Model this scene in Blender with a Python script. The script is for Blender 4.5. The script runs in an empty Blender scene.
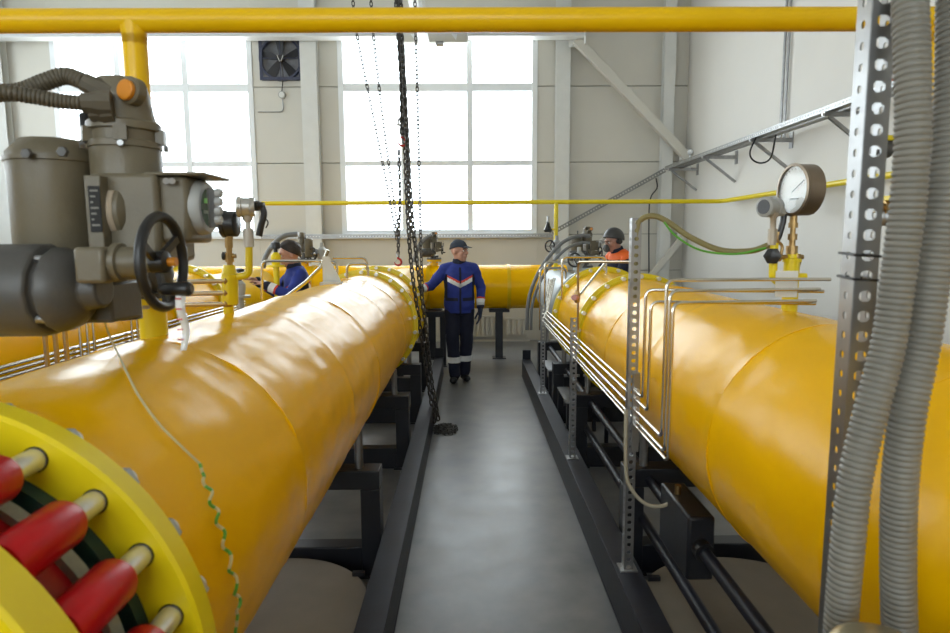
import bpy, bmesh, math, random
from mathutils import Vector, Matrix, Euler, noise
random.seed(7)
PI = math.pi
SC = bpy.context.scene
COL = SC.collection

# ------------------------------------------------------------------ camera
F = 633.0
PITCH, YAW, ROLL = math.radians(6.85), math.radians(-0.50), math.radians(-0.30)
CAM = Vector((0, 0, 1.75))
CROT = Matrix.Rotation(YAW, 3, 'Z') @ Matrix.Rotation(PI/2 - PITCH, 3, 'X') @ Matrix.Rotation(ROLL, 3, 'Z')
cd = bpy.data.cameras.new('camera')
cd.sensor_width = 36.0
cd.lens = 36.0*F/950.0
cd.clip_start = 0.05
cd.dof.use_dof = True
cd.dof.focus_distance = 7.0
cd.dof.aperture_fstop = 5.0
co = bpy.data.objects.new('camera', cd)
co.matrix_world = Matrix.Translation(CAM) @ CROT.to_4x4()
COL.objects.link(co)
SC.camera = co

# ------------------------------------------------------------------ sky and exposure
w = bpy.data.worlds.new('sky'); SC.world = w
w.use_nodes = True
bg = w.node_tree.nodes['Background']
bg.inputs['Color'].default_value = (0.93, 0.97, 1.0, 1)
bg.inputs['Strength'].default_value = 8.0
SC.view_settings.view_transform = 'Standard'
SC.view_settings.look = 'None'
SC.view_settings.gamma = 1.0
SC.view_settings.use_curve_mapping = False
SC.view_settings.exposure = 0.0
SC.cycles.max_bounces = 10
SC.cycles.diffuse_bounces = 5
SC.cycles.transparent_max_bounces = 12
SC.cycles.use_denoising = True

# ------------------------------------------------------------------ measuring helpers: a sight line meets a known depth or surface
def ray(px, py):
    d = CROT @ Vector(((px-475.0)/F, -(py-316.5)/F, -1.0))
    return d.normalized()
def at(px, py, Y):
    d = ray(px, py); return CAM + d*(Y/d.y)
def atz(px, py, Z):
    d = ray(px, py); return CAM + d*((Z-CAM.z)/d.z)
def atx(px, py, X):
    d = ray(px, py); return CAM + d*(X/d.x)
def oncyl(px, py, xc, zc, R):
    d = ray(px, py)
    a = d.x*d.x+d.z*d.z
    ox, oz = CAM.x-xc, CAM.z-zc
    b = 2*(ox*d.x+oz*d.z); c = ox*ox+oz*oz-R*R
    q = b*b-4*a*c
    t = (-b-math.sqrt(max(q, 0)))/(2*a)
    return CAM+d*t

# ------------------------------------------------------------------ materials
MATS = {}
def mat(name, col, rough=0.5, metal=0.0, var=0.0, vscale=6.0, bump=0.0, bscale=40.0, stretch=(1, 1, 1), spec=0.5, coat=0.0, col2=None, rvar=0.0):
    if name in MATS: return MATS[name]
    m = bpy.data.materials.new(name); m.use_nodes = True
    nt = m.node_tree; N = nt.nodes; L = nt.links
    p = N['Principled BSDF']
    p.inputs['Base Color'].default_value = (*col, 1)
    p.inputs['Roughness'].default_value = rough
    p.inputs['Metallic'].default_value = metal
    p.inputs['Specular IOR Level'].default_value = spec
    p.inputs['Coat Weight'].default_value = coat
    p.inputs['Coat Roughness'].default_value = 0.15
    tc = N.new('ShaderNodeTexCoord')
    mp = N.new('ShaderNodeMapping'); mp.inputs['Scale'].default_value = stretch
    L.new(tc.outputs['Object'], mp.inputs['Vector'])
    if var > 0 or col2 is not None or rvar > 0:
        nz = N.new('ShaderNodeTexNoise'); nz.inputs['Scale'].default_value = vscale; nz.inputs['Detail'].default_value = 5
        L.new(mp.outputs['Vector'], nz.inputs['Vector'])
        rp = N.new('ShaderNodeValToRGB')
        c2 = col2 if col2 is not None else tuple(c*(1-var) for c in col)
        c1 = col if col2 is not None else tuple(min(1, c*(1+var)) for c in col)
        rp.color_ramp.elements[0].position = 0.3; rp.color_ramp.elements[1].position = 0.7
        rp.color_ramp.elements[0].color = (*c2, 1); rp.color_ramp.elements[1].color = (*c1, 1)
        L.new(nz.outputs['Fac'], rp.inputs['Fac'])
        L.new(rp.outputs['Color'], p.inputs['Base Color'])
        if rvar > 0:
            mr = N.new('ShaderNodeMapRange')
            mr.inputs['To Min'].default_value = rough-rvar; mr.inputs['To Max'].default_value = rough+rvar
            L.new(nz.outputs['Fac'], mr.inputs['Value']); L.new(mr.outputs['Result'], p.inputs['Roughness'])
    if bump > 0:
        n2 = N.new('ShaderNodeTexNoise'); n2.inputs['Scale'].default_value = bscale; n2.inputs['Detail'].default_value = 4
        L.new(mp.outputs['Vector'], n2.inputs['Vector'])
        b = N.new('ShaderNodeBump'); b.inputs['Strength'].default_value = bump; b.inputs['Distance'].default_value = 0.01
        L.new(n2.outputs['Fac'], b.inputs['Height']); L.new(b.outputs['Normal'], p.inputs['Normal'])
    MATS[name] = m
    return m

M_WRAP = mat('yellow_vinyl_wrap', (0.93, 0.49, 0.0), 0.24, var=0.03, vscale=3, bump=0.25, bscale=7, stretch=(1, 0.8, 1), spec=0.13)
M_LEMON = mat('lemon_yellow_paint', (0.80, 0.62, 0.006), 0.34, var=0.04, bump=0.05)
M_YPIPE = mat('yellow_pipe_paint', (0.76, 0.45, 0.002), 0.30, var=0.04, spec=0.3)
M_BLACK = mat('black_steel_paint', (0.012, 0.013, 0.018), 0.38, var=0.2, vscale=8, bump=0.04)
M_SKID = mat('blue_black_beam_paint', (0.010, 0.011, 0.019), 0.46, var=0.3, vscale=5, bump=0.06, bscale=30, spec=0.35)
M_CONC = mat('polished_concrete', (0.225, 0.222, 0.215), 0.36, col2=(0.125, 0.13, 0.138), vscale=4.0, bump=0.05, bscale=30, rvar=0.10)
M_TAN = mat('tan_plinth', (0.22, 0.185, 0.14), 0.6, var=0.10, vscale=5, bump=0.1)
M_TANRIM = mat('plinth_rim', (0.10, 0.09, 0.05), 0.55, var=0.4, vscale=9)
M_WALLB = mat('beige_wall_panel', (0.60, 0.575, 0.51), 0.45, var=0.02, vscale=2, bump=0.03, bscale=60)
M_WALLR = mat('cream_plaster', (0.74, 0.715, 0.665), 0.6, var=0.015, vscale=1.5, bump=0.04, bscale=50)
M_WHITE = mat('white_painted_steel', (0.66, 0.66, 0.63), 0.4, var=0.03)
M_FRAME = mat('white_window_frame', (0.78, 0.80, 0.81), 0.35)
M_CEIL = mat('ceiling_sheet', (0.62, 0.62, 0.60), 0.6, var=0.02)
M_STEEL = mat('stainless_tube', (0.62, 0.58, 0.50), 0.24, 1.0, var=0.05)
M_CHROME = mat('bright_stud_steel', (0.72, 0.72, 0.71), 0.30, 0.7, var=0.1, vscale=40)
M_ZINC = mat('zinc_strut', (0.36, 0.36, 0.36), 0.36, 0.95, var=0.12, vscale=15, bump=0.03)
M_BRASS = mat('brass', (0.42, 0.28, 0.12), 0.38, 1.0, var=0.15, vscale=20)
M_RED = mat('red_sleeve', (0.48, 0.006, 0.010), 0.30, var=0.15, vscale=9, bump=0.08, spec=0.3)
M_KHAKI = mat('khaki_grey_casting', (0.14, 0.116, 0.073), 0.40, var=0.1, vscale=8, bump=0.10, bscale=90)
M_DKGREY = mat('dark_grey_casting', (0.072, 0.068, 0.062), 0.42, var=0.1, vscale=8, bump=0.08, bscale=70)
M_LTGREY = mat('light_grey_casting', (0.36, 0.36, 0.34), 0.45, var=0.08)
M_BLACKPL = mat('black_plastic', (0.014, 0.013, 0.013), 0.35)
M_HOSE = mat('grey_corrugated_plastic', (0.19, 0.18, 0.152), 0.42, var=0.08, vscale=12)
M_CONDUIT = mat('brown_flexible_conduit', (0.085, 0.070, 0.045), 0.5, var=0.1)
M_CHAIN = mat('dark_chain_steel', (0.085, 0.08, 0.075), 0.42, 0.8, var=0.2, vscale=30)
M_REDHOOK = mat('red_hook_paint', (0.45, 0.02, 0.02), 0.4)
M_ORANGE = mat('orange_plug', (0.62, 0.22, 0.01), 0.45)
M_CREAM = mat('cream_cord', (0.62, 0.52, 0.24), 0.6)
M_GREENW = mat('green_wire', (0.10, 0.36, 0.03), 0.45)
M_PAPER = mat('paper_tag', (0.78, 0.78, 0.75), 0.7, var=0.02)
M_REDINK = mat('red_print', (0.55, 0.06, 0.05), 0.6)
M_DIAL = mat('white_dial', (0.80, 0.82, 0.80), 0.4)
M_GASKET = mat('dark_green_gasket', (0.015, 0.05, 0.04), 0.5, var=0.2)
M_GREYRING = mat('pale_insulating_ring', (0.36, 0.36, 0.30), 0.5, var=0.25, vscale=20)
M_NAVY = mat('navy_fan_steel', (0.03, 0.035, 0.07), 0.5, var=0.1)
M_OLIVE = mat('olive_cable', (0.23, 0.19, 0.07), 0.5)
M_RAD = mat('radiator_enamel', (0.55, 0.53, 0.47), 0.4)
M_LED = mat('green_display', (0.03, 0.10, 0.04), 0.2)
M_BOOT = mat('black_boot_leather', (0.012, 0.012, 0.013), 0.45)
M_BLUE = mat('royal_blue_workwear', (0.018, 0.035, 0.24), 0.8, var=0.12, vscale=9, bump=0.35, bscale=14)
M_NAVYC = mat('navy_workwear', (0.010, 0.012, 0.030), 0.85, var=0.15, vscale=9, bump=0.35, bscale=14)
M_REFL = mat('white_reflective_tape', (0.80, 0.80, 0.79), 0.4)
M_REDTAPE = mat('red_tape', (0.65, 0.05, 0.02), 0.6)
M_HIORANGE = mat('orange_yoke', (0.85, 0.14, 0.015), 0.65)
M_SKIN = mat('skin', (0.52, 0.27, 0.19), 0.5, var=0.06, vscale=15)
M_HAIR = mat('dark_brown_hair', (0.03, 0.02, 0.014), 0.6, var=0.3, vscale=60, bump=0.5, bscale=120)
M_CAP = mat('grey_blue_cap_cloth', (0.035, 0.045, 0.065), 0.85, var=0.1)
M_GLOVE = mat('dark_blue_glove', (0.02, 0.03, 0.06), 0.7, var=0.2, vscale=25)
M_CUFF = mat('pale_glove_cuff', (0.60, 0.60, 0.57), 0.7)
M_HELMET = mat('dark_helmet_shell', (0.045, 0.042, 0.04), 0.4)
M_EYE = mat('eye_dark', (0.02, 0.015, 0.012), 0.2)
M_EYEW = mat('eye_white', (0.75, 0.73, 0.70), 0.3)

def glass_mat():
    m = bpy.data.materials.new('window_glass'); m.use_nodes = True
    nt = m.node_tree; N = nt.nodes; L = nt.links
    for n in list(N): N.remove(n)
    o = N.new('ShaderNodeOutputMaterial'); mx = N.new('ShaderNodeMixShader')
    t = N.new('ShaderNodeBsdfTransparent'); t.inputs['Color'].default_value = (0.94, 0.97, 0.98, 1)
    g = N.new('ShaderNodeBsdfGlossy'); g.inputs['Roughness'].default_value = 0.02
    mx.inputs['Fac'].default_value = 0.06
    L.new(t.outputs[0], mx.inputs[1]); L.new(g.outputs[0], mx.inputs[2]); L.new(mx.outputs[0], o.inputs['Surface'])
    return m
M_GLASS = glass_mat()
def clear_mat():
    m = bpy.data.materials.new('gauge_glass'); m.use_nodes = True
    nt = m.node_tree; N = nt.nodes; L = nt.links
    for n in list(N): N.remove(n)
    o = N.new('ShaderNodeOutputMaterial'); mx = N.new('ShaderNodeMixShader')
    t = N.new('ShaderNodeBsdfTransparent')
    g = N.new('ShaderNodeBsdfGlossy'); g.inputs['Roughness'].default_value = 0.05
    mx.inputs['Fac'].default_value = 0.025
    L.new(t.outputs[0], mx.inputs[1]); L.new(g.outputs[0], mx.inputs[2]); L.new(mx.outputs[0], o.inputs['Surface'])
    return m
M_CLEAR = clear_mat()

# ------------------------------------------------------------------ mesh builder
def frame_for(d):
    d = d.normalized()
    up = Vector((0, 0, 1)) if abs(d.z) < 0.9 else Vector((1, 0, 0))
    a = d.cross(up).normalized(); b = a.cross(d).normalized()
    return a, b
def fillet(pts, r, n=6):
    pts = [Vector(p) for p in pts]
    out = [pts[0]]
    for i in range(1, len(pts)-1):
        p = pts[i]; a = (pts[i-1]-p); b = (pts[i+1]-p)
        la, lb = a.length, b.length
        if la < 1e-6 or lb < 1e-6: continue
        a /= la; b /= lb
        ang = a.angle(b, PI)
        if ang > PI-0.03: out.append(p); continue
        t = min(r/math.tan(ang/2), la*0.49, lb*0.49)
        p0 = p+a*t; p1 = p+b*t
        for k in range(n+1):
            u = k/n
            out.append(p0*(1-u)**2+p*2*u*(1-u)+p1*u*u)
    out.append(pts[-1])
    return out
def smooth_path(pts, n=8):
    pts = [Vector(p) for p in pts]
    P = [pts[0]*2-pts[1]]+pts+[pts[-1]*2-pts[-2]]
    out = []
    for i in range(1, len(P)-2):
        a, b, c, d = P[i-1], P[i], P[i+1], P[i+2]
        for k in range(n):
            t = k/n
            out.append(0.5*((2*b)+(c-a)*t+(2*a-5*b+4*c-d)*t*t+(-a+3*b-3*c+d)*t**3))
    out.append(pts[-1])
    return out
class MB:
    def __init__(s): s.v = []; s.f = []
    def add(s, vs, fs):
        o = len(s.v); s.v += [tuple(x) for x in vs]; s.f += [tuple(i+o for i in f) for f in fs]; return s
    def box(s, lo, hi, M=None):
        x0, y0, z0 = lo; x1, y1, z1 = hi
        if x0 > x1: x0, x1 = x1, x0
        if y0 > y1: y0, y1 = y1, y0
        if z0 > z1: z0, z1 = z1, z0
        vs = [Vector(q) for q in ((x0,y0,z0),(x1,y0,z0),(x1,y1,z0),(x0,y1,z0),(x0,y0,z1),(x1,y0,z1),(x1,y1,z1),(x0,y1,z1))]
        if M is not None: vs = [M @ q for q in vs]
        return s.add(vs, [(3,2,1,0),(4,5,6,7),(0,1,5,4),(1,2,6,5),(2,3,7,6),(3,0,4,7)])
    def cbox(s, c, size, M=None):
        c = Vector(c); h = Vector(size)/2
        if M is not None: return s.box(-h, h, Matrix.Translation(c) @ M.to_4x4())
        return s.box(c-h, c+h)
    def bar(s, p0, p1, wd, ht, up=(0, 0, 1)):
        p0 = Vector(p0); p1 = Vector(p1); d = (p1-p0); L = d.length; d /= L
        up = Vector(up)
        if abs(d.dot(up)) > 0.99: up = Vector((1, 0, 0))
        a = d.cross(up).normalized(); b = a.cross(d).normalized()
        R = Matrix((a, d, b)).transposed()
        return s.cbox((p0+p1)/2, (wd, L, ht), R)
    def lathe(s, p0, axis, prof, n=24, caps=True):
        p0 = Vector(p0); d = Vector(axis).normalized(); a, b = frame_for(d)
        vs = []; fs = []
        for (t, r) in prof:
            for k in range(n):
                an = 2*PI*k/n
                vs.append(p0+d*t+(a*math.cos(an)+b*math.sin(an))*r)
        m = len(prof)
        for i in range(m-1):
            for k in range(n):
                k2 = (k+1) % n
                fs.append((i*n+k2, i*n+k, (i+1)*n+k, (i+1)*n+k2)[::-1])
        if caps:
            fs.append(tuple(range(n))[::-1][::-1] if False else tuple(reversed(range(n)))[::-1])
            fs[-1] = tuple(range(n-1, -1, -1))[::-1]
            fs.append(tuple((m-1)*n+k for k in range(n-1, -1, -1)))
        return s.add(vs, fs)
    def cyl(s, p0, p1, r, n=16, r2=None):
        p0 = Vector(p0); p1 = Vector(p1); L = (p1-p0).length
        return s.lathe(p0, p1-p0, [(0, r), (L, r if r2 is None else r2)], n)
    def ring(s, p0, axis, r0, r1, t, n=48):
        # flat annular disc of thickness t
        return s.lathe(p0, axis, [(0, r0), (0, r1), (t, r1), (t, r0), (0, r0)], n, caps=False)
    def tube(s, pts, r, n=8, caps=True):
        pts = [Vector(p) for p in pts]; m = len(pts)
        rr = r if callable(r) else (lambda i: r)
        vs = []; fs = []
        a = None
        for i, p in enumerate(pts):
            d = (pts[min(i+1, m-1)]-pts[max(i-1, 0)]).normalized()
            if a is None: a, b = frame_for(d)
            else:
                a = (a-d*a.dot(d)).normalized(); b = d.cross(a).normalized()
                b = -b
            if i == 0: b = a.cross(d).normalized()
            else: b = a.cross(d).normalized()
            for k in range(n):
                an = 2*PI*k/n
                vs.append(p+(a*math.cos(an)+b*math.sin(an))*rr(i))
        for i in range(m-1):
            for k in range(n):
                k2 = (k+1) % n
                fs.append((i*n+k, i*n+k2, (i+1)*n+k2, (i+1)*n+k))
        if caps:
            fs.append(tuple(range(n-1, -1, -1))); fs.append(tuple((m-1)*n+k for k in range(n)))
        return s.add(vs, fs)
    def torus(s, c, axis, R, r, n=32, m=10):
        c = Vector(c); d = Vector(axis).normalized(); a, b = frame_for(d)
        vs = []; fs = []
        for i in range(n):
            t = 2*PI*i/n; u = a*math.cos(t)+b*math.sin(t)
            for k in range(m):
                q = 2*PI*k/m
                vs.append(c+u*(R+r*math.cos(q))+d*(r*math.sin(q)))
        for i in range(n):
            for k in range(m):
                fs.append((i*m+k, ((i+1) % n)*m+k, ((i+1) % n)*m+(k+1) % m, i*m+(k+1) % m))
        return s.add(vs, fs)
    def sphere(s, c, r, n=14, m=9, M=None):
        c = Vector(c); r = Vector((r, r, r)) if not hasattr(r, '__len__') else Vector(r)
        vs = [Vector((0, 0, -r.z))]
        for i in range(1, m):
            ph = -PI/2+PI*i/m
            for k in range(n):
                t = 2*PI*k/n
                vs.append(Vector((r.x*math.cos(ph)*math.cos(t), r.y*math.cos(ph)*math.sin(t), r.z*math.sin(ph))))
        vs.append(Vector((0, 0, r.z)))
        if M is not None: vs = [M @ q for q in vs]
        vs = [q+c for q in vs]
        fs = []
        for k in range(n): fs.append((0, 1+(k+1) % n, 1+k))
        for i in range(m-2):
            for k in range(n):
                fs.append((1+i*n+k, 1+i*n+(k+1) % n, 1+(i+1)*n+(k+1) % n, 1+(i+1)*n+k))
        for k in range(n): fs.append((len(vs)-1, 1+(m-2)*n+k, 1+(m-2)*n+(k+1) % n))
        return s.add(vs, fs)
    def cone2(s, p0, r0, p1, r1, n=14):
        s.cyl(p0, p1, r0, n, r1); s.sphere(p0, r0, n, 8); s.sphere(p1, r1, n, 8); return s
    def loft(s, secs, n=24):
        # secs: (centre, x-vector, y-vector)
        vs = []; fs = []
        for (c, ax, ay) in secs:
            for k in range(n):
                t = 2*PI*k/n
                vs.append(Vector(c)+Vector(ax)*math.cos(t)+Vector(ay)*math.sin(t))
        m = len(secs)
        for i in range(m-1):
            for k in range(n):
                fs.append((i*n+k, i*n+(k+1) % n, (i+1)*n+(k+1) % n, (i+1)*n+k))
        fs.append(tuple(range(n-1, -1, -1))); fs.append(tuple((m-1)*n+k for k in range(n)))
        return s.add(vs, fs)
    def prism(s, outline, o, ax, ay, th):
        # outline 2D in (ax, ay) plane, extruded by vector th
        o = Vector(o); ax = Vector(ax); ay = Vector(ay); th = Vector(th); n = len(outline)
        vs = [o+ax*p[0]+ay*p[1] for p in outline]+[o+ax*p[0]+ay*p[1]+th for p in outline]
        fs = [tuple(range(n-1, -1, -1)), tuple(n+k for k in range(n))]
        for k in range(n): fs.append((k, (k+1) % n, n+(k+1) % n, n+k))
        return s.add(vs, fs)
    def hexnut(s, p0, axis, r, t):
        return s.lathe(p0, axis, [(0, r), (t*0.85, r), (t, r*0.86)], 6)
    def perf(s, o, u, v, L, W, pitch, hl, hw):
        # perforated strip from o along u (length L) and v (width W), one row of octagonal slots
        o = Vector(o); u = Vector(u).normalized(); v = Vector(v).normalized()
        n = max(1, int(L/pitch)); p = L/n
        oc = [(-hl, -hw*0.5), (-hl*0.5, -hw), (hl*0.5, -hw), (hl, -hw*0.5), (hl, hw*0.5), (hl*0.5, hw), (-hl*0.5, hw), (-hl, hw*0.5)]
        for i in range(n):
            c = o+u*(p*(i+0.5))
            vs = [c-u*p/2-v*W/2, c+u*p/2-v*W/2, c+u*p/2+v*W/2, c-u*p/2+v*W/2]+[c+u*a+v*b for a, b in oc]
            vs = [q+v*(W/2) for q in vs]
            fs = [(0, 1, 6, 5), (1, 7, 6), (1, 2, 8, 7), (2, 9, 8), (2, 3, 10, 9), (3, 11, 10), (3, 0, 4, 11), (0, 5, 4)]
            s.add(vs, fs)
        return s
    def mesh(s, name, smooth=True, fix=True, ang=35):
        me = bpy.data.meshes.new(name)
        me.from_pydata(s.v, [], s.f); me.validate()
        if fix:
            bm = bmesh.new(); bm.from_mesh(me)
            bmesh.ops.recalc_face_normals(bm, faces=bm.faces); bm.to_mesh(me); bm.free()
        if smooth and len(me.polygons):
            me.polygons.foreach_set('use_smooth', [True]*len(me.polygons))
            me.set_sharp_from_angle(angle=math.radians(ang))
        return me
    def build(s, name, m, parent=None, smooth=True, bevel=0, solid=0, fix=True, kind=None, ang=35):
        return link(name, s.mesh(name, smooth, fix, ang), m, parent, bevel, solid, kind)
def link(name, me, m, parent=None, bevel=0, solid=0, kind=None):
    o = bpy.data.objects.new(name, me); COL.objects.link(o)
    if m is not None:
        if isinstance(m, (list, tuple)):
            for q in m: me.materials.append(q)
        elif len(me.materials) == 0: me.materials.append(m)
    if parent is not None:
        o.parent = parent
        if parent.parent is None and parent.type == 'EMPTY': o.matrix_parent_inverse = parent.matrix_basis.inverted()
    if bevel:
        b = o.modifiers.new('edge', 'BEVEL'); b.width = bevel; b.segments = 2; b.limit_method = 'ANGLE'; b.angle_limit = math.radians(50)
    if solid:
        b = o.modifiers.new('sheet', 'SOLIDIFY'); b.thickness = solid; b.offset = 0
    if kind: o['kind'] = kind
    return o
def thing(name, label, cat, loc=(0, 0, 0), rz=0.0, group=None, scale=1.0):
    o = bpy.data.objects.new(name, None); COL.objects.link(o)
    o.empty_display_size = 0.1
    o.location = loc; o.rotation_euler = (0, 0, rz); o.scale = (scale,)*3
    tag(o, label, cat, group); return o
def tag(o, label, cat, group=None):
    o['label'] = label; o['category'] = cat
    if group: o['group'] = group
    return o
def struct(o, label=None):
    o['kind'] = 'structure'
    if label: o['label'] = label
    return o
def dup(root, loc, rz, label, group=None, scale=None):
    r = root.copy(); COL.objects.link(r); r.location = loc
    r.rotation_euler = (0, 0, rz) if not hasattr(rz, '__len__') else rz
    if scale: r.scale = (scale,)*3
    r['label'] = label
    if group: r['group'] = group
    for ch in list(root.children):
        c = ch.copy(); COL.objects.link(c); c.parent = r; c.matrix_parent_inverse = ch.matrix_parent_inverse
        for g in ch.children:
            d = g.copy(); COL.objects.link(d); d.parent = c; d.matrix_parent_inverse = g.matrix_parent_inverse
    return r

# ================================================================== the hall
YB = 11.0                                    # inner face of the back wall
XR = at(686, 150, YB).x                      # right wall
XL = -8.6; YR = -4.5; ZC = 6.4               # left wall, wall behind the photographer, ceiling
fl = MB().box((XL-0.2, YR-0.2, -0.2), (XR+0.2, YB+0.2, 0.0)).build('floor', M_CONC)
struct(fl, 'grey polished concrete floor')
ce = MB().box((XL-0.2, YR-0.2, ZC), (XR+0.2, YB+0.2, ZC+0.15)).build('ceiling', M_CEIL); struct(ce, 'pale sheet metal ceiling')
wr = MB().box((XR, YR-0.2, 0), (XR+0.2, YB+0.2, ZC)).build('wall_right', M_WALLR); struct(wr, 'plain cream right wall')

# window openings in the back wall, from their sight lines
wz0 = at(440, 235, YB).z; wz1 = at(440, 27, YB).z
wA = (at(340, 150, YB).x, at(537, 150, YB).x)
wB = (at(58, 150, YB).x, at(256, 150, YB).x)
wC = (wB[0]-(wA[0]-wB[0]), wB[0]-(wA[0]-wB[1]))
wD = (XL+0.5, wC[0]-0.9) if wC[0]-0.9 > XL+1.0 else None
zj = [0.0, 0.62, 1.22, wz0, at(600, 162, YB).z, at(600, 86, YB).z, wz1, ZC]
xs = sorted(set([XL, wC[0], wC[1], wB[0], wB[1], wA[0], wA[1], at(563, 100, YB).x, XR]))
xs = [XL] + [x for x in xs if XL+0.3 < x < XR] + [XR]
wb = MB()
def inwin(xa, xb, za, zb):
    for w_ in (wA, wB, wC):
        if xa >= w_[0]-1e-3 and xb <= w_[1]+1e-3 and za >= wz0-1e-3 and zb <= wz1+1e-3: return True
    return False
for i in range(len(xs)-1):
    for j in range(len(zj)-1):
        if not inwin(xs[i], xs[i+1], zj[j], zj[j+1]): wb.box((xs[i], YB+0.06, zj[j]), (xs[i+1], YB+0.2, zj[j+1]))
WB = wb.build('wall_back', mat('joint_shadow_gap', (0.30, 0.29, 0.27), 0.7), smooth=False); struct(WB, 'beige panelled end wall with tall windows')
g = 0.006
for i in range(len(xs)-1):
    for j in range(len(zj)-1):
        if inwin(xs[i], xs[i+1], zj[j], zj[j+1]): continue
        gx0 = 0; gx1 = 0
        MB().box((xs[i]+gx0, YB, zj[j]+g), (xs[i+1]-gx1, YB+0.075, zj[j+1]-g)).build('panel', M_WALLB, WB, smooth=False, bevel=0.004)
# walls out of view; their windows are added to let daylight onto the foreground
def side_wall(name, label, org, u, L, wins, nrm):
    org = Vector(org); u = Vector(u); nrm = Vector(nrm)
    m = MB(); bps = sorted(set([0, L]+[a for q in wins for a in q]))
    for i in range(len(bps)-1):
        a, b = bps[i], bps[i+1]
        isw = any(a >= q[0]-1e-3 and b <= q[1]+1e-3 for q in wins)
        for (z0, z1) in ([(0, wz0), (wz1, ZC)] if isw else [(0, ZC)]):
            p0 = org+u*a; p1 = org+u*b+nrm*0.2
            m.box((p0.x, p0.y, z0), (p1.x, p1.y, z1))
    return struct(m.build(name, M_WALLB, smooth=False), label)
added_left_wins = [(6.2, 9.7), (10.9, 14.2)]
side_wall('wall_left', 'beige left wall with added daylight windows', (XL, YR, 0), (0, 1, 0), YB-YR, added_left_wins, (-1, 0, 0))
added_rear_wins = [(1.6, 5.1), (6.3, 9.8)]
side_wall('wall_rear', 'beige wall behind the viewer with added daylight windows', (XL, YR, 0), (1, 0, 0), XR-XL, added_rear_wins, (0, -1, 0))
wn = [0]
def window(org, u, W, nrm, cols=(0.325, 0.66), rows=None):
    """frame, mullions, transoms and panes of one window; u along the wall, nrm into the room"""
    wn[0] += 1
    org = Vector(org); u = Vector(u); nrm = Vector(nrm); H = wz1-wz0
    root = bpy.data.objects.new('window_%d' % wn[0], None); COL.objects.link(root); root.location = org
    struct(root, 'tall white framed window of three by three panes')
    rows = rows or (0.345, 0.70)
    def bx(name, a0, a1, z0, z1, d0, d1, m_, bev=0.004):
        p0 = org+u*a0+nrm*d0; p1 = org+u*a1+nrm*d1
        return MB().box((p0.x, p0.y, org.z+z0), (p1.x, p1.y, org.z+z1)).build(name, m_, root, smooth=False, bevel=bev)
    f = 0.09
    bx('frame_side', 0, f, 0, H, -0.12, 0.02, M_FRAME); bx('frame_side', W-f, W, 0, H, -0.12, 0.02, M_FRAME)
    bx('frame_head', f, W-f, H-f, H, -0.12, 0.02, M_FRAME); bx('frame_base', f, W-f, 0, f, -0.12, 0.02, M_FRAME)
    xb = [f]+[c*W for c in cols]+[W-f]; zb = [f]+[r*H for r in rows]+[H-f]
    for c in cols: bx('mullion', c*W-0.048, c*W+0.048, f, H-f, -0.11, 0.0, M_FRAME)
    for k, r in enumerate(rows):
        t = 0.042 if k == 0 else 0.065
        for i in range(3): bx('transom', xb[i]+(0.048 if i else 0), xb[i+1]-(0.048 if i < 2 else 0), r*H-t, r*H+t, -0.10, -0.01, M_FRAME)
    for i in range(3):
        for j in range(3):
            bx('pane', xb[i], xb[i+1], zb[j], zb[j+1], -0.066, -0.060, M_GLASS, 0)
    bx('sill', -0.05, W+0.05, -0.05, 0.0, -0.12, 0.10, M_FRAME)
    # sky portal for this opening (guides daylight sampling, gives off nothing itself)
    ld = bpy.data.lights.new('sky_portal', 'AREA'); ld.shape = 'RECTANGLE'; ld.size = W; ld.size_y = H
    ld.cycles.is_portal = True
    lo = bpy.data.objects.new('sky_portal', ld); COL.objects.link(lo)
    c = org+u*W/2+Vector((0, 0, H/2))-nrm*0.16
    lo.matrix_world = Matrix.Translation(c) @ nrm.to_track_quat('-Z', 'Z').to_matrix().to_4x4()
    return root
rowsA = ((at(440, 163, YB).z-wz0)/(wz1-wz0), (at(440, 87, YB).z-wz0)/(wz1-wz0))
colsA = ((at(404, 150, YB).x-wA[0])/(wA[1]-wA[0]), (at(470, 150, YB).x-wA[0])/(wA[1]-wA[0]))
for q in (wA, wB, wC): window((q[0], YB, wz0), (1, 0, 0), q[1]-q[0], (0, -1, 0), colsA, rowsA)
for q in added_left_wins: window((XL, YR+q[0], wz0), (0, 1, 0), q[1]-q[0], (1, 0, 0), colsA, rowsA)  # unseen left windows, added for more daylight in the hall
for q in added_rear_wins: window((XL+q[0], YR, wz0), (1, 0, 0), q[1]-q[0], (0, 1, 0), colsA, rowsA)  # unseen rear windows, added to brighten the foreground from behind the camera

# columns, crane rail, braces
def column(px0, px1, label, y=YB-0.02, d=0.16):
    x0 = at(px0, 120, y-d).x; x1 = at(px1, 120, y-d).x
    r = thing('wall_column', label, 'column', ((x0+x1)/2, y-d/2, 0), group='white steel wall columns')
    MB().box((x0, y-d, 0), (x1, y-d+0.012, ZC)).build('front_flange', M_WHITE, r, bevel=0.002)
    MB().box((x0, y-0.012, 0), (x1, y, ZC)).build('back_flange', M_WHITE, r, bevel=0.002)
    xm = (x0+x1)/2
    MB().box((xm-0.03, y-d+0.012, 0), (xm+0.03, y-0.012, ZC)).build('web', M_WHITE, r)
    MB().box((x0-0.04, y-d-0.03, 0), (x1+0.04, y, 0.02)).build('base_plate', M_WHITE, r)
    return r
column(302, 318, 'white steel wall column between the wall fan and the middle window')
column(556, 570, 'white steel wall column just right of the middle window')
column(663, 674, 'narrow white steel column near the right wall corner')
column(-14, 6, 'white steel wall column at the far left behind the conduits')
zr0 = at(440, 37, 10.55).z
r = thing('crane_rail_beam', 'white horizontal rail beam crossing above the tall windows', 'beam', (-2, 10.6, zr0))
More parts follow.
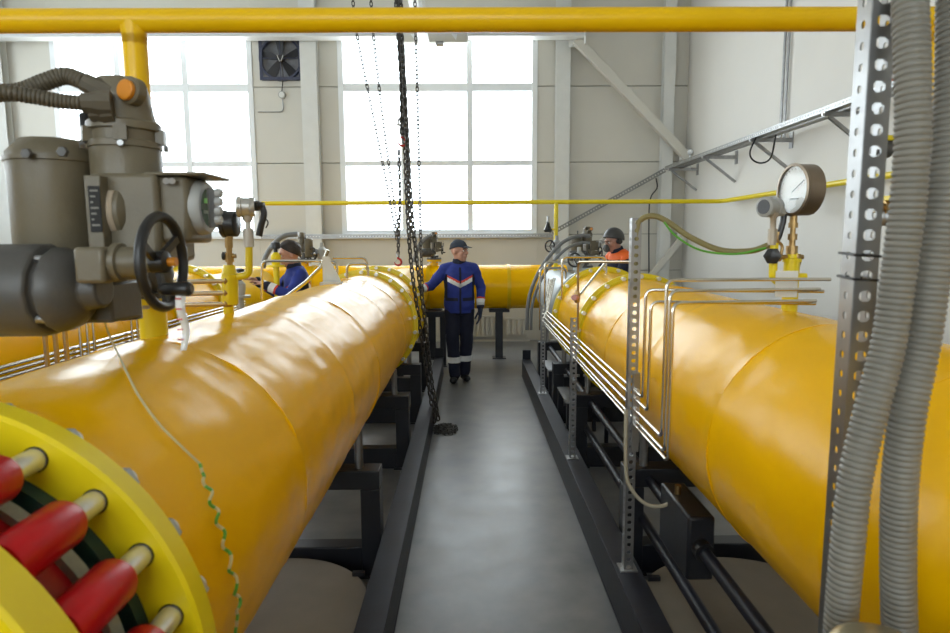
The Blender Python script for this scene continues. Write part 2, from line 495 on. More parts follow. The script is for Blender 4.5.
xe = at(586, 37, 10.5).x
MB().box((XL, 10.5, zr0), (xe, 10.72, zr0+0.02)).build('bottom_flange', M_WHITE, r)
MB().box((XL, 10.59, zr0+0.02), (xe, 10.63, zr0+0.30)).build('web', M_WHITE, r)
MB().box((XL, 10.5, zr0+0.30), (xe, 10.72, zr0+0.32)).build('top_flange', M_WHITE, r)
MB().box((xe-0.012, 10.5, zr0-0.10), (xe, 10.72, zr0+0.30)).build('end_plate', M_WHITE, r)
p0 = at(576, 40, 10.70); p1 = at(690, 160, 10.70)
r = thing('diagonal_brace', 'beige diagonal wall brace sloping down to the right wall corner', 'brace', p1)
MB().bar(p0, p1, 0.10, 0.14).build('brace_tube', M_WALLB, r, bevel=0.006)
MB().cbox(p0+Vector((0, 0.03, 0)), (0.22, 0.02, 0.2)).build('gusset_plate', M_WHITE, r)
MB().cbox(p1+Vector((-0.06, 0.03, 0)), (0.22, 0.02, 0.24)).build('gusset_plate', M_WHITE, r)
# second brace low on the wall, behind the perforated post
p0 = at(645, 283, 10.75); p1 = at(684, 236, 10.75)
r = thing('diagonal_brace', 'short grey diagonal brace low beside the right wall corner', 'brace', p0)
MB().bar(p0, p1, 0.07, 0.10).build('brace_tube', M_WALLB, r, bevel=0.006)
MB().cbox(p1+Vector((-0.02, 0.03, 0)), (0.16, 0.02, 0.18)).build('gusset_plate', M_WHITE, r)
# monorail running over the corridor with its hoist
XM = -0.66; ZM = 4.62
r = thing('monorail_beam', 'white overhead monorail beam running towards the middle window', 'beam', (XM, 6, ZM))
MB().box((XM-0.06, -2.0, ZM), (XM+0.06, 10.45, ZM+0.014)).build('bottom_flange', M_WHITE, r)
MB().box((XM-0.006, -2.0, ZM+0.014), (XM+0.006, 10.45, ZM+0.2)).build('web', M_WHITE, r)
MB().box((XM-0.06, -2.0, ZM+0.2), (XM+0.06, 10.45, ZM+0.214)).build('top_flange', M_WHITE, r)
for yy in (0.0, 5.0, 9.9):
    MB().box((XM-0.03, yy-0.03, ZM+0.214), (XM+0.03, yy+0.03, ZC)).build('hanger', M_WHITE, r)
r = thing('rail_bracket', 'pale grey bracket with white gussets under the rail beam by the window', 'bracket', at(436, 40, 10.35))
a = at(403, 32, 10.35); b = at(468, 43, 10.35)
MB().box((a.x, 10.3, b.z), (b.x, 10.42, a.z)).build('bracket_box', M_WALLB, r, bevel=0.02)
for px in (413, 454):
    c = at(px, 34, 10.29)
    MB().prism([(-0.04, 0), (0.05, 0), (0.03, -0.09)], c, (1, 0, 0), (0, 0, 1), (0, 0.03, 0)).build('gusset', M_FRAME, r)
MB().cyl(at(436, 44, 10.32), at(436, 44, 10.32)+Vector((0.12, 0, 0)), 0.045, 14).build('roller', M_ZINC, r)
# roof beams
for k, yy in enumerate((1.5, 6.0)):
    lab = ('pale steel roof beam over the corridor, nearer one', 'pale steel roof beam over the corridor, farther one')[k]
    r = thing('roof_beam', lab, 'beam', (0, yy, 6.0), group='roof beams')
    MB().box((XL, yy-0.08, 6.0), (XR, yy+0.08, 6.02)).build('bottom_flange', M_WHITE, r)
    MB().box((XL, yy-0.01, 6.02), (XR, yy+0.01, ZC)).build('web', M_WHITE, r)

# wall fan
FY = YB-0.10
a = at(258, 36, FY); b = at(302, 80, FY)
cx, cz = (a.x+b.x)/2, (a.z+b.z)/2; S = (b.x-a.x)/2
r = thing('wall_fan', 'dark navy square wall fan beside the left window', 'fan', (cx, FY, cz))
MB().box((cx-S, FY, cz-S), (cx+S, FY+0.02, cz-S+0.05)).box((cx-S, FY, cz+S-0.05), (cx+S, FY+0.02, cz+S)).box((cx-S, FY, cz-S+.05), (cx-S+0.05, FY+0.02, cz+S-.05)).box((cx+S-0.05, FY, cz-S+.05), (cx+S, FY+0.02, cz+S-.05)).build('frame', M_NAVY, r)
MB().ring((cx, FY+0.005, cz), (0, 1, 0), S*0.93, S*1.02, 0.08, 40).build('shroud', M_NAVY, r)
MB().box((cx-S*0.98, FY+0.088, cz-S*0.98), (cx+S*0.98, FY+0.095, cz+S*0.98)).build('back_plate', mat('fan_shutter', (0.16, 0.16, 0.17), 0.6, var=0.3), r)
for k in range(5):
    t = 2*PI*k/5+0.35
    u = Vector((math.cos(t), 0, math.sin(t))); v = Vector((-math.sin(t), 0, math.cos(t)))
    m = MB(); q = []
    for (rr, wd) in ((0.14, 0.14), (0.5, 0.30), (0.92, 0.40)):
        q.append((Vector((cx, FY+0.05, cz))+u*rr*S, v*wd*S*0.55))
    vs = []
    for (c, wv) in q: vs += [c-wv+Vector((0, -0.02, 0)), c+wv+Vector((0, 0.02, 0)), c+wv+Vector((0, 0.026, 0)), c-wv+Vector((0, -0.014, 0))]
    fs = []
    for i in range(2):
        for j in range(4): fs.append((i*4+j, i*4+(j+1) % 4, i*4+4+(j+1) % 4, i*4+4+j))
    fs += [(0, 3, 2, 1), (8, 9, 10, 11)]
    m.add(vs, fs).build('blade', mat('fan_blade_black', (0.02, 0.02, 0.024), 0.45), r)
hb = MB().cyl((cx, FY+0.01, cz), (cx, FY+0.08, cz), S*0.16, 20).build('hub', M_BLACKPL, r)
for s in (-1, 1):
    MB().bar((cx+s*0.05, FY+0.004, cz+0.05), (cx+s*0.012, FY+0.004, cz-0.05), 0.008, 0.022, (0, 1, 0)).build('hub_mark', M_PAPER, hb)
for (ux, uz) in ((-1, 0), (1, 0), (0, -1), (0, 1)):
    MB().bar((cx+ux*0.06, FY+0.0, cz+uz*0.06), (cx+ux*(S-0.03), FY+0.0, cz+uz*(S-0.03)), 0.012, 0.012).build('motor_stay', M_NAVY, r)
pj = at(282, 95, YB-0.03)
tag(MB().tube(smooth_path([(cx+0.02, FY-0.005, cz-0.08), at(283, 75, YB-0.1), (pj.x, YB-0.03, pj.z+0.05)], 8), 0.009, 6).build('fan_cable', M_HAIR), 'thin dark cable dropping from the wall fan to its round box', 'cable')
r = thing('junction_box', 'small round grey junction box below the wall fan', 'junction box', pj)
MB().cyl((pj.x, YB-0.05, pj.z), (pj.x, YB, pj.z), 0.06, 18).build('box_body', M_LTGREY, r)
MB().cyl((pj.x, YB-0.06, pj.z), (pj.x, YB-0.05, pj.z), 0.045, 18).build('cover', M_WHITE, r)
tag(MB().tube(fillet([(pj.x, YB-0.02, pj.z-0.06), at(284, 112, YB-0.02), at(258, 112, YB-0.02)], 0.08), 0.009, 6).build('wall_cable', M_ZINC), 'thin grey cable bending along the panel below the round box', 'cable')

# radiators under the sill
def radiator(px0, px1, label, py0=314, py1=337):
    Y = YB-0.12
    a = at(px0, py0, Y); b = at(px1, py1, Y)
    r = thing('wall_radiator', label, 'radiator', ((a.x+b.x)/2, Y, b.z), group='panel radiators on the end wall')
    MB().box((a.x, Y, b.z), (b.x, Y+0.02, a.z)).build('panel_sheet', M_RAD, r, bevel=0.004)
    n = max(4, int((b.x-a.x)/0.075)); st = (b.x-a.x)/n
    for i in range(n):
        MB().box((a.x+st*(i+0.2), Y-0.03, b.z+0.03), (a.x+st*(i+0.8), Y, a.z-0.03)).build('fin', M_RAD, r, bevel=0.008)
    for xx in (a.x+0.12, b.x-0.12): MB().box((xx-0.02, Y+0.02, b.z+0.05), (xx+0.02, YB-0.001, a.z-0.05)).build('wall_bracket', M_RAD, r)
    MB().box((a.x-0.02, Y-0.035, a.z-0.03), (b.x+0.02, Y+0.06, a.z)).build('top_grille', M_RAD, r, bevel=0.004)
radiator(506, 527, 'small cream radiator right of the black header stand', 318, 336)
radiator(436, 494, 'wide cream radiator behind the standing man', 316, 337)
tag(MB().cyl(at(432, 341, YB-0.06), at(530, 341, YB-0.06), 0.025, 10).build('heating_pipe', M_RAD), 'cream heating pipe along the foot of the end wall', 'pipe')

# ------------------------------------------------------------------ cable trays
M_DKZINC = mat('weathered_zinc', (0.26, 0.26, 0.25), 0.5, 0.6, var=0.15, vscale=12)
def tray(name, label, p0, p1, side, width, rail=0.05, closed=True):
    p0 = Vector(p0); p1 = Vector(p1); d = p1-p0; L = d.length; u = d/L; side = Vector(side).normalized(); up = u.cross(side).normalized()
    if up.z < 0: up = -up
    r = thing(name, label, 'cable tray', p0)
    MB().perf(p0, u, side, L, width, 0.05, 0.014, min(width*0.28, 0.03)).build('tray_base', M_DKZINC, r, smooth=False, solid=0.002)
    MB().perf(p0, u, up, L, rail, 0.05, 0.012, 0.008).build('side_rail', M_ZINC, r, smooth=False, solid=0.002)
    MB().perf(p0+side*width, u, up, L, rail, 0.05, 0.012, 0.008).build('side_rail', M_ZINC, r, smooth=False, solid=0.002)
    return r
XT = 3.26; ZT = 2.90
tray('cable_tray', 'long perforated zinc cable tray along the right wall', (XT, 10.7, ZT), (XT, 0.8, ZT), (1, 0, 0), 0.22)
zs = at(440, 238, 10.85).z
tray('cable_tray', 'perforated zinc cable tray under the middle window sill', (at(262, 238, 10.85).x, 10.80, zs), (at(553, 238, 10.85).x, 10.80, zs), (0, 1, 0), 0.12, 0.07)
p0 = at(551, 236, 10.82); p1 = at(666, 172, 10.82)
d = (p1-p0).normalized(); nn = Vector((-d.z, 0, d.x))
r = thing('cable_tray', 'perforated tray climbing diagonally across the end wall panels', 'cable tray', p0)
MB().perf(p0, d, nn, (p1-p0).length, 0.075, 0.05, 0.013, 0.012).build('tray_base', M_DKZINC, r, smooth=False, solid=0.003)
MB().perf(p0, d, (0, 1, 0), (p1-p0).length, 0.06, 0.05, 0.013, 0.012).build('side_rail', M_DKZINC, r, smooth=False, solid=0.003)
ords = ('farthest', 'second farthest', 'third farthest', 'fourth farthest', 'second nearest', 'nearest')
for k, yy in enumerate((10.4, 8.9, 7.4, 5.9, 4.4, 2.9)):
    r = thing('tray_bracket', '%s zinc bracket holding the tray on the right wall' % ords[k], 'bracket', (XR, yy, ZT-0.3), group='brackets of the right wall tray')
    MB().box((XT-0.03, yy-0.02, ZT-0.05), (XR, yy+0.02, ZT-0.005)).build('arm', M_ZINC, r)
    MB().bar((XT+0.02, yy, ZT-0.05), (XR-0.01, yy, ZT-0.36), 0.03, 0.03).build('strut', M_ZINC, r)
    MB().box((XR-0.012, yy-0.04, ZT-0.12), (XR, yy+0.04, ZT+0.06)).build('wall_plate', M_ZINC, r)
    MB().cyl((XT-0.045, yy, ZT-0.03), (XT-0.03, yy, ZT-0.03), 0.014, 8).build('bolt', M_CHROME, r)
for k, dx in enumerate((0, 0.09)):
    lab = ('thin grey conduit running up the right wall above the tray, farther one', 'thin grey conduit running up the right wall above the tray, nearer one')[k]
    tag(MB().cyl((XR-0.03, 7.62-dx, ZT), (XR-0.03, 7.62-dx, ZC), 0.016, 10).build('wall_conduit', M_ZINC), lab, 'conduit', 'conduits on the right wall')
tag(MB().tube(smooth_path([Vector((XT+0.02, 7.38, ZT)), at(750, 152, 7.3), at(753, 160, 7.3), at(762, 163, 7.3), at(771, 157, 7.3), Vector((XT+0.16, 7.2, ZT))], 8), 0.010, 8).build('loop_cable', M_BLACKPL), 'dark cable hanging in a loop under the right wall tray', 'cable')
q = Vector((XT+0.06, 5.15, ZT+0.06))
r = thing('cable_marker', 'orange-red sleeve on a black cable lying in the wall tray', 'cable marker', q)
MB().cyl(q, q+Vector((0, -0.28, 0)), 0.035, 14).build('sleeve', mat('orange_red_sleeve', (0.60, 0.07, 0.02), 0.5), r)
MB().cyl(q+Vector((0, -0.28, 0)), q+Vector((0, -1.6, 0)), 0.026, 12).build('cable_end', M_BLACKPL, r)
tag(MB().tube([at(675, 30, 10.85), at(674, 100, 10.85), at(671, 170, 10.85)], 0.012, 6).build('column_cable', M_BLACKPL), 'thin black cable running down the narrow corner column', 'cable')
tag(MB().tube(smooth_path([at(656, 178, 10.8), at(657, 188, 10.8), at(651, 197, 10.8), at(649, 215, 10.8), at(649, 285, 10.8)], 6), 0.012, 6).build('wall_cable', M_BLACKPL), 'thin black cable bending down from the diagonal tray', 'cable')
q = at(690, 152, 10.6)
r = thing('wall_sensor', 'small white ball sensor at the right wall corner above the tray', 'sensor', q)
MB().sphere(q, 0.045).build('sensor_ball', M_FRAME, r); MB().cyl(q-Vector((0, 0, 0.05)), q-Vector((0, 0, 0.2)), 0.012, 8).build('sensor_stem', M_FRAME, r)

# thin yellow line on the back side turning along the right wall
Y1 = 8.9; z1 = at(560, 202, Y1).z
xw = 3.52
pts = fillet([(at(262, 204, Y1).x, Y1, z1), (xw, Y1, z1), (xw, 1.0, z1)], 0.12, 6)
r = thing('thin_gas_pipe', 'thin yellow gas pipe crossing the hall and turning along the right wall', 'pipe', (1.22, Y1, 0))
MB().tube(pts, 0.030, 12).build('pipe_run', M_LEMON, r)
xd = at(556, 220, Y1).x
MB().cyl((xd, Y1, z1), (xd, Y1, 1.2), 0.030, 12).build('drop_pipe', M_LEMON, r)
for yy in (7.6, 4.6, 2.0):
    MB().box((xw-0.01, yy-0.015, z1-0.05), (XR-0.003, yy+0.015, z1-0.032)).build('wall_bracket', M_BLACK, r)
q = Vector((xw, 6.6, z1-0.03))
r = thing('pipe_clip', 'black bracket clip hanging under the yellow wall pipe', 'bracket', q)
MB().box((q.x-0.16, q.y-0.02, q.z-0.03), (q.x+0.03, q.y+0.02, q.z)).build('clip_arm', M_BLACKPL, r)
MB().box((q.x-0.02, q.y-0.03, q.z-0.24), (q.x+0.04, q.y+0.03, q.z-0.03)).build('clip_drop', M_BLACKPL, r)
q = at(548, 222, Y1-0.05)
r = thing('hanging_lamp', 'small dark bell shaped device on the yellow drop pipe', 'sensor', q)
MB().lathe(q, (0, 0, -1), [(0, 0.02), (0.05, 0.03), (0.11, 0.06), (0.14, 0.05)], 14).build('bell', M_BLACKPL, r)
MB().cyl(q, q+Vector((0, 0, 0.08)), 0.018, 10).build('stem', M_ZINC, r)
MB().cyl(q+Vector((0.03, 0.02, -0.10)), Vector((xd, Y1, q.z-0.10)), 0.012, 8).build('arm', M_LEMON, r)

# top header pipe with its two drops
YT = 1.97; zt = at(470, 20, YT).z; RT = 0.0345
r = thing('overhead_gas_pipe', 'thick yellow gas pipe crossing overhead from side to side', 'pipe', (0, YT, zt))
MB().cyl((-4.5, YT, zt), (XR-0.02, YT, zt), RT, 28).build('pipe_run', M_YPIPE, r)
XVL = at(136, 60, YT).x; XVR = at(936, 60, YT).x
for xv in (XVL, XVR):
    c = MB().cyl((xv, YT, zt), (xv, YT, 1.76), RT*1.0, 24).build('drop_pipe', M_YPIPE, r)
    MB().lathe((xv, YT, zt-RT*0.55), (0, 0, -1), [(0, RT*1.1), (0.025, RT*1.0), (0.05, RT*1.0)], 24, caps=False).build('weld_collar', M_YPIPE, c)
for xx in (-2.6, 2.9):
    MB().cyl((xx, YT, zt+RT), (xx, YT, ZC), 0.012, 8).build('hanger_rod', M_ZINC, r)
    MB().ring((xx-0.015, YT, zt), (1, 0, 0), RT, RT+0.006, 0.03, 24).build('hanger_clamp', M_ZINC, r)

# ================================================================== pipelines
RP = 0.43; ZP = 1.03; XPL = -0.922; XPR = 1.248; XP2 = -3.06
def jacket(xc, y0, y1, seed, R=RP, n=120, dy=0.016, amp=0.004, endlip=True):
    """one sheet of wrinkled vinyl wrap round the pipe"""
    m = max(8, int((y1-y0)/dy)); vs = []; fs = []
    for i in range(m+1):
        y = y0+(y1-y0)*i/m
        e = min(y-y0, y1-y)
        for k in range(n):
            t = 2*PI*k/n
            q = Vector((math.cos(t)*2.6+seed, math.sin(t)*2.6, y*2.2+seed*3))
            w1 = noise.noise(q)
            q2 = Vector((math.cos(t)*4.5, math.sin(t)*4.5+seed, y*7+t*1.5))
            w2 = 1-abs(noise.noise(q2))*2
            q3 = Vector((math.cos(t)*9, math.sin(t)*9+seed, y*4+seed))
            w3 = noise.noise(q3)
            rr = R+amp*w1+amp*0.40*w2+amp*0.35*w3
            if endlip and e < 0.05: rr += 0.003*(1-e/0.05)
            vs.append((xc+math.cos(t)*rr, y, ZP+math.sin(t)*rr))
    for i in range(m):
        for k in range(n):
            fs.append((i*n+k, i*n+(k+1) % n, (i+1)*n+(k+1) % n, (i+1)*n+k))
    fs.append(tuple(range(n))); fs.append(tuple(m*n+k for k in range(n-1, -1, -1)))
    return MB().add(vs, fs)
def band(root, xc, y, wd, R, nb, mat_=M_LEMON, ro=0.055, boltr=0.016):
    o = MB().lathe((xc, y, ZP), (0, 1, 0), [(0, R-0.02), (0, R+ro*0.45), (wd*0.3, R+ro*0.45), (wd*0.32, R+ro), (wd*0.68, R+ro), (wd*0.7, R+ro*0.45), (wd, R+ro*0.45), (wd, R-0.02)], 72, caps=False).build('clamp_band', mat_, root)
    for k in range(nb):
        t = 2*PI*(k+0.5)/nb
        c = Vector((xc+math.cos(t)*(R+ro*0.55), y, ZP+math.sin(t)*(R+ro*0.55)))
        MB().hexnut(c-Vector((0, 0.022, 0)), (0, 1, 0), boltr*1.15, wd+0.044).build('bolt', M_CHROME, o)
    return o
# ---- left pipeline with the bolted insulating joint
PL = thing('gas_pipeline', 'big yellow wrapped gas pipeline left of the corridor with red bolted joint', 'pipeline', (XPL, 4, 0))
cuts = [1.085, 1.81, 2.6, 3.36, 4.12, 4.8, 5.39]
for i in range(len(cuts)-1):
    jacket(XPL, cuts[i]-0.0, cuts[i+1]+0.0, 1.7*i+0.3, RP+(0.002 if i % 2 else 0), amp=0.0065 if i < 3 else 0.004).build('jacket_sheet', M_WRAP, PL, ang=60, fix=False)
band(PL, XPL, 5.42, 0.075, RP, 22, boltr=0.014, ro=0.045)
jacket(XPL, 5.52, 6.29, 21.0, RP-0.005).build('jacket_sheet', M_WRAP, PL, ang=60, fix=False)
band(PL, XPL, 6.30, 0.07, RP, 22, boltr=0.014, ro=0.045)
jacket(XPL, 6.38, 6.80, 24.0, RP-0.01).build('jacket_sheet', M_WRAP, PL, ang=60, fix=False)
MB().lathe((XPL, 6.80, ZP), (0, 1, 0), [(0, 0.415), (0.22, 0.35), (0.32, 0.33), (2.3, 0.33)], 48).build('reducer', M_YPIPE, PL)
YF = 0.985; RF = 0.480; RB = 0.438
fo = MB().lathe((XPL, YF, ZP), (0, 1, 0), [(0, 0.37), (0, RF-0.006), (0.006, RF), (0.048, RF), (0.054, RF-0.006), (0.054, 0.385), (0.09, 0.385)], 96, caps=False).build('flange', M_LEMON, PL)
YN = 0.762
MB().lathe((XPL, YN, ZP), (0, -1, 0), [(0, 0.32), (0, RF-0.006), (0.006, RF), (0.065, RF), (0.07, RF-0.006), (0.07, 0.40), (0.18, 0.38), (0.22, 0.37)], 96, caps=False).build('flange', M_LEMON, PL)
jacket(XPL, -2.2, 0.55, 33.0, 0.40).build('jacket_sheet', M_WRAP, PL, ang=60, fix=False)
MB().lathe((XPL, YN, ZP), (0, 1, 0), [(0, 0.375), (0.155, 0.375)], 72, caps=False).build('neck', M_RED, PL)
MB().lathe((XPL, YF-0.07, ZP), (0, 1, 0), [(0, 0.37), (0, 0.388), (0.027, 0.388), (0.027, 0.37)], 72, caps=False).build('insulating_ring', M_GREYRING, PL)
MB().lathe((XPL, YF-0.045, ZP), (0, 1, 0), [(0.018, 0.37), (0.018, 0.400), (0.046, 0.400)], 72, caps=False).build('gasket', M_GASKET, PL)
stud_me = MB().lathe((0, 0, 0), (0, -1, 0), [(-0.098, 0.019), (0.12, 0.019), (0.23, 0.019)], 20).mesh('stud')
hole_me = MB().lathe((0, 0.0, 0), (0, -1, 0), [(0.0, 0.0215), (0.0016, 0.0215)], 20).mesh('stud_hole')
slv_me = MB().lathe((0, 0, 0), (0, -1, 0), [(0.072, 0.023), (0.075, 0.034), (0.082, 0.037), (0.211, 0.037), (0.215, 0.0355)], 28).mesh('sleeve')
nut_me = MB().hexnut((0, 0.0535, 0), (0, 1, 0), 0.030, 0.034).mesh('nut')
for k in range(24):
    t = math.radians(14.0+15*k)
    c = (XPL+math.cos(t)*RB, YF, ZP+math.sin(t)*RB)
    for nm, me, m_ in (('stud', stud_me, M_CHROME), ('stud_hole', hole_me, M_BLACKPL), ('sleeve', slv_me, M_RED), ('nut', nut_me, M_ZINC)):
        o = link(nm, me, m_, PL); o.location = c
# ---- right pipeline
PR = thing('gas_pipeline', 'big yellow wrapped gas pipeline right of the corridor behind the steel tubes', 'pipeline', (XPR, 4, 0))
cuts = [-2.2, 0.55, 1.4, 2.1, 2.95, 3.76, 4.57]
for i in range(len(cuts)-1):
    jacket(XPR, cuts[i], cuts[i+1], 2.3*i+50, RP+(0.002 if i % 2 else 0), amp=0.0035).build('jacket_sheet', M_WRAP, PR, ang=60, fix=False)
band(PR, XPR, 4.59, 0.085, RP, 22, ro=0.045, boltr=0.014)
jacket(XPR, 4.70, 5.83, 77.0, RP-0.005, amp=0.003).build('jacket_sheet', M_WRAP, PR, ang=60, fix=False)
band(PR, XPR, 5.84, 0.09, RP, 22, ro=0.045, boltr=0.014)
M_PALEBLUE = mat('pale_blue_grey_paint', (0.42, 0.47, 0.50), 0.4, var=0.05)
MB().lathe((XPR, 5.95, ZP), (0, 1, 0), [(0, 0.40), (0.2, 0.40), (0.2, 0.45), (0.29, 0.45), (0.29, 0.36), (0.45, 0.33), (0.45, 0.42), (0.52, 0.42), (0.52, 0.30), (3.2, 0.30)], 64).build('valve_body', M_PALEBLUE, PR)
# ---- second pipeline farther left
P2 = thing('gas_pipeline', 'yellow wrapped gas pipeline farthest left, half hidden behind the nearer one', 'pipeline', (XP2, 4, 0))
cuts = [0.4, 2.0, 3.4, 4.8, 5.65]
for i in range(len(cuts)-1):
    jacket(XP2, cuts[i], cuts[i+1], 3.1*i+90, RP, n=72, dy=0.03, amp=0.004).build('jacket_sheet', M_WRAP, P2, ang=60, fix=False)
band(P2, XP2, 5.67, 0.10, RP, 24)
jacket(XP2, 5.78, 6.7, 121, RP-0.005, n=72, dy=0.03).build('jacket_sheet', M_WRAP, P2, ang=60, fix=False)
band(P2, XP2, 6.71, 0.10, RP, 24)
MB().lathe((XP2, 6.81, ZP), (0, 1, 0), [(0, 0.41), (0.3, 0.33), (2.3, 0.33)], 40).build('reducer', M_YPIPE, P2)
# ---- header across the end of the hall
YH = 9.35; ZH = 1.07; RH = 0.32
HD = thing('header_pipe', 'yellow header pipe lying crosswise at the end of the hall', 'pipe', (0, YH, 0))
m = MB(); nn_ = 64; L0, L1 = -5.2, 1.42; mm = 260; vs = []; fs = []
for i in range(mm+1):
    x = L0+(L1-L0)*i/mm
    for k in range(nn_):
        t = 2*PI*k/nn_
        rr = RH+0.003*noise.noise(Vector((x*3, math.cos(t)*3, math.sin(t)*3)))
        vs.append((x, YH+math.cos(t)*rr, ZH+math.sin(t)*rr))
for i in range(mm):
    for k in range(nn_): fs.append((i*nn_+k, (i+1)*nn_+k, (i+1)*nn_+(k+1) % nn_, i*nn_+(k+1) % nn_))
fs.append(tuple(range(nn_))); fs.append(tuple(mm*nn_+k for k in range(nn_-1, -1, -1)))
m.add(vs, fs).build('jacket_sheet', M_WRAP, HD, ang=60)
for xx in (0.55, -0.62, -2.3):
    MB().lathe((xx, YH, ZH), (1, 0, 0), [(0, RH), (0, RH+0.012), (0.05, RH+0.012), (0.05, RH)], 48, caps=False).build('strap', M_YPIPE, HD)

# ---- skid beams
def skid(name, x0, x1, ya, yb, label):
    h = 0.22
    r = thing(name, label, 'beam', ((x0+x1)/2, (ya+yb)/2, 0))
    lo, hi = min(x0, x1), max(x0, x1)
    MB().box((lo, ya, h-0.014), (hi, yb, h)).build('top_flange', M_SKID, r, bevel=0.003)
    MB().box((lo, ya, 0), (hi, yb, 0.014)).build('bottom_flange', M_SKID, r, bevel=0.003)
    xf = x0 if abs(x0) < abs(x1) else x1
    s = 1 if xf == lo else -1
    MB().box((xf+s*0.004, ya, 0.012), (xf+s*0.016, yb, h-0.012)).build('web', M_SKID, r)
    MB().box((lo+0.01, yb, 0), (hi-0.005, yb+0.012, h+0.12)).build('end_plate', M_SKID, r)
    return r
skid('skid_beam', -0.345, -0.465, -1.0, 8.25, 'long blue-black floor beam along the left side of the corridor')
skid('skid_beam', 0.672, 0.792, -1.0, 8.05, 'long blue-black floor beam along the right side of the corridor')
def stand(xa, xb, xp, y, label, htop=0.575):
    """portal frame under a pipe: two posts, a top beam, a floor beam and the pegs that carry the pipe"""
    r = thing('pipe_stand', label, 'stand', ((xa+xb)/2, y, 0), group='black portal stands under the pipes')
    lo, hi = min(xa, xb), max(xa, xb)
    for x in (lo, hi):
        p = MB().box((x-0.05, y-0.06, 0.0), (x+0.05, y+0.06, htop-0.1)).build('post', M_BLACK, r, bevel=0.004)
        MB().box((x-0.07, y-0.08, 0.0), (x+0.07, y+0.08, 0.012)).build('foot_plate', M_BLACK, p)
    MB().box((lo-0.05, y-0.06, htop-0.1), (hi+0.05, y+0.06, htop)).build('top_beam', M_BLACK, r, bevel=0.005)
    MB().box((lo+0.05, y-0.05, 0.0), (hi-0.05, y+0.05, 0.16)).build('floor_beam', M_BLACK, r, bevel=0.005)
    for s in (-1, 1):
        x = xp+s*0.34
        zt_ = ZP-math.sqrt(RP**2-0.34**2)
        MB().cyl((x, y, htop), (x, y, zt_+0.004), 0.022, 12).build('peg', M_ZINC, r)
    return r
ol = ('nearest', 'second', 'third', 'fourth')
for k, y in enumerate((3.20, 4.78, 6.0, 7.3)):
    stand(-0.52, -1.40, XPL, y, '%s black portal stand from the front, under the left pipe' % ol[k])
    stand(0.85, 1.75, XPR, y, '%s black portal stand from the front, under the right pipe' % ol[k])
for k, y in enumerate((2.4, 4.4, 6.6)):
    stand(-2.6, -3.52, XP2, y, '%s black portal stand under the farthest left pipe' % ('nearest', 'middle', 'farthest')[k])
for k, px in enumerate((499, 432, 352)):
    x = at(px, 320, YH).x
    r = thing('header_stand', ('black post stand under the header pipe, right of the standing man', 'black post stand under the header pipe, behind the standing man', 'black post stand under the left half of the header pipe')[k], 'stand', (x, YH, 0), group='black posts under the header pipe')
    MB().box((x-0.055, YH-0.06, 0), (x+0.055, YH+0.06, ZH-RH-0.05)).build('post', M_BLACK, r, bevel=0.004)
    MB().box((x-0.15, YH-0.12, ZH-RH-0.05), (x+0.15, YH+0.12, ZH-RH-0.008)).build('saddle', M_BLACK, r, bevel=0.004)
    MB().box((x-0.10, YH-0.10, 0), (x+0.10, YH+0.10, 0.012)).build('foot_plate', M_BLACK, r)
# taller black frames near the end of the left pipe
for k, (px, y) in enumerate(((433, 8.75), (411, 7.95))):
    x = at(px, 330, y).x
    r = thing('tall_frame', ('tall black frame beside the standing man', 'tall black frame behind the hoist chains')[k], 'stand', (x, y, 0), group='tall black frames at the pipe end')
    for s in (-1, 1):
        MB().box((x+s*0.14-0.04, y-0.05, 0.012), (x+s*0.14+0.04, y+0.05, 0.70)).build('post', M_BLACK, r, bevel=0.004)
        MB().box((x+s*0.14-0.06, y-0.07, 0), (x+s*0.14+0.06, y+0.07, 0.012)).build('foot_plate', M_BLACK, r)
    MB().box((x-0.19, y-0.06, 0.70), (x+0.19, y+0.06, 0.78)).build('top_beam', M_BLACK, r, bevel=0.005)
# grey shelves between the right stands
for k, (y, zz) in enumerate(((5.4, 0.40), (6.6, 0.42))):
    r = thing('support_shelf', ('nearer grey sheet shelf between the right stands', 'farther grey sheet shelf between the right stands')[k], 'shelf', (1.0, y, zz), group='grey shelves between stands')
    MB().box((0.80, y-0.28, zz), (1.16, y+0.28, zz+0.012)).build('shelf_plate', M_ZINC, r)
    for xx in (0.82, 1.14):
        for yy in (y-0.26, y+0.26): MB().box((xx-0.015, yy-0.015, 0), (xx+0.015, yy+0.015, zz)).build('leg', M_BLACK, r)
# round plinths on the floor under the pipes
for (xc, yc, R_, lab) in ((XPL, 2.65, 0.46, 'round tan plinth plate on the floor under the left pipe'), (XPR, 2.58, 0.50, 'round tan plinth plate on the floor under the right pipe')):
    r = thing('round_plinth', lab, 'plinth', (xc, yc, 0), group='round plinths under the pipes')
    MB().lathe((xc, yc, 0), (0, 0, 1), [(0, R_*0.985), (0.06, R_*0.985), (0.10, R_)], 64).build('plinth_rim', M_TANRIM, r)
    MB().lathe((xc, yc, 0.10), (0, 0, 1), [(0, R_), (0.022, R_), (0.026, R_-0.004)], 64).build('top_plate', M_TAN, r)
    c = Vector((xc+(0.40 if xc < 0 else -0.40)*0.93, yc+0.28, 0.126))
    MB().box(c-Vector((0.03, 0.012, 0)), c+Vector((0.03, 0.012, 0.02))).build('lifting_lug', M_BLACK, r)
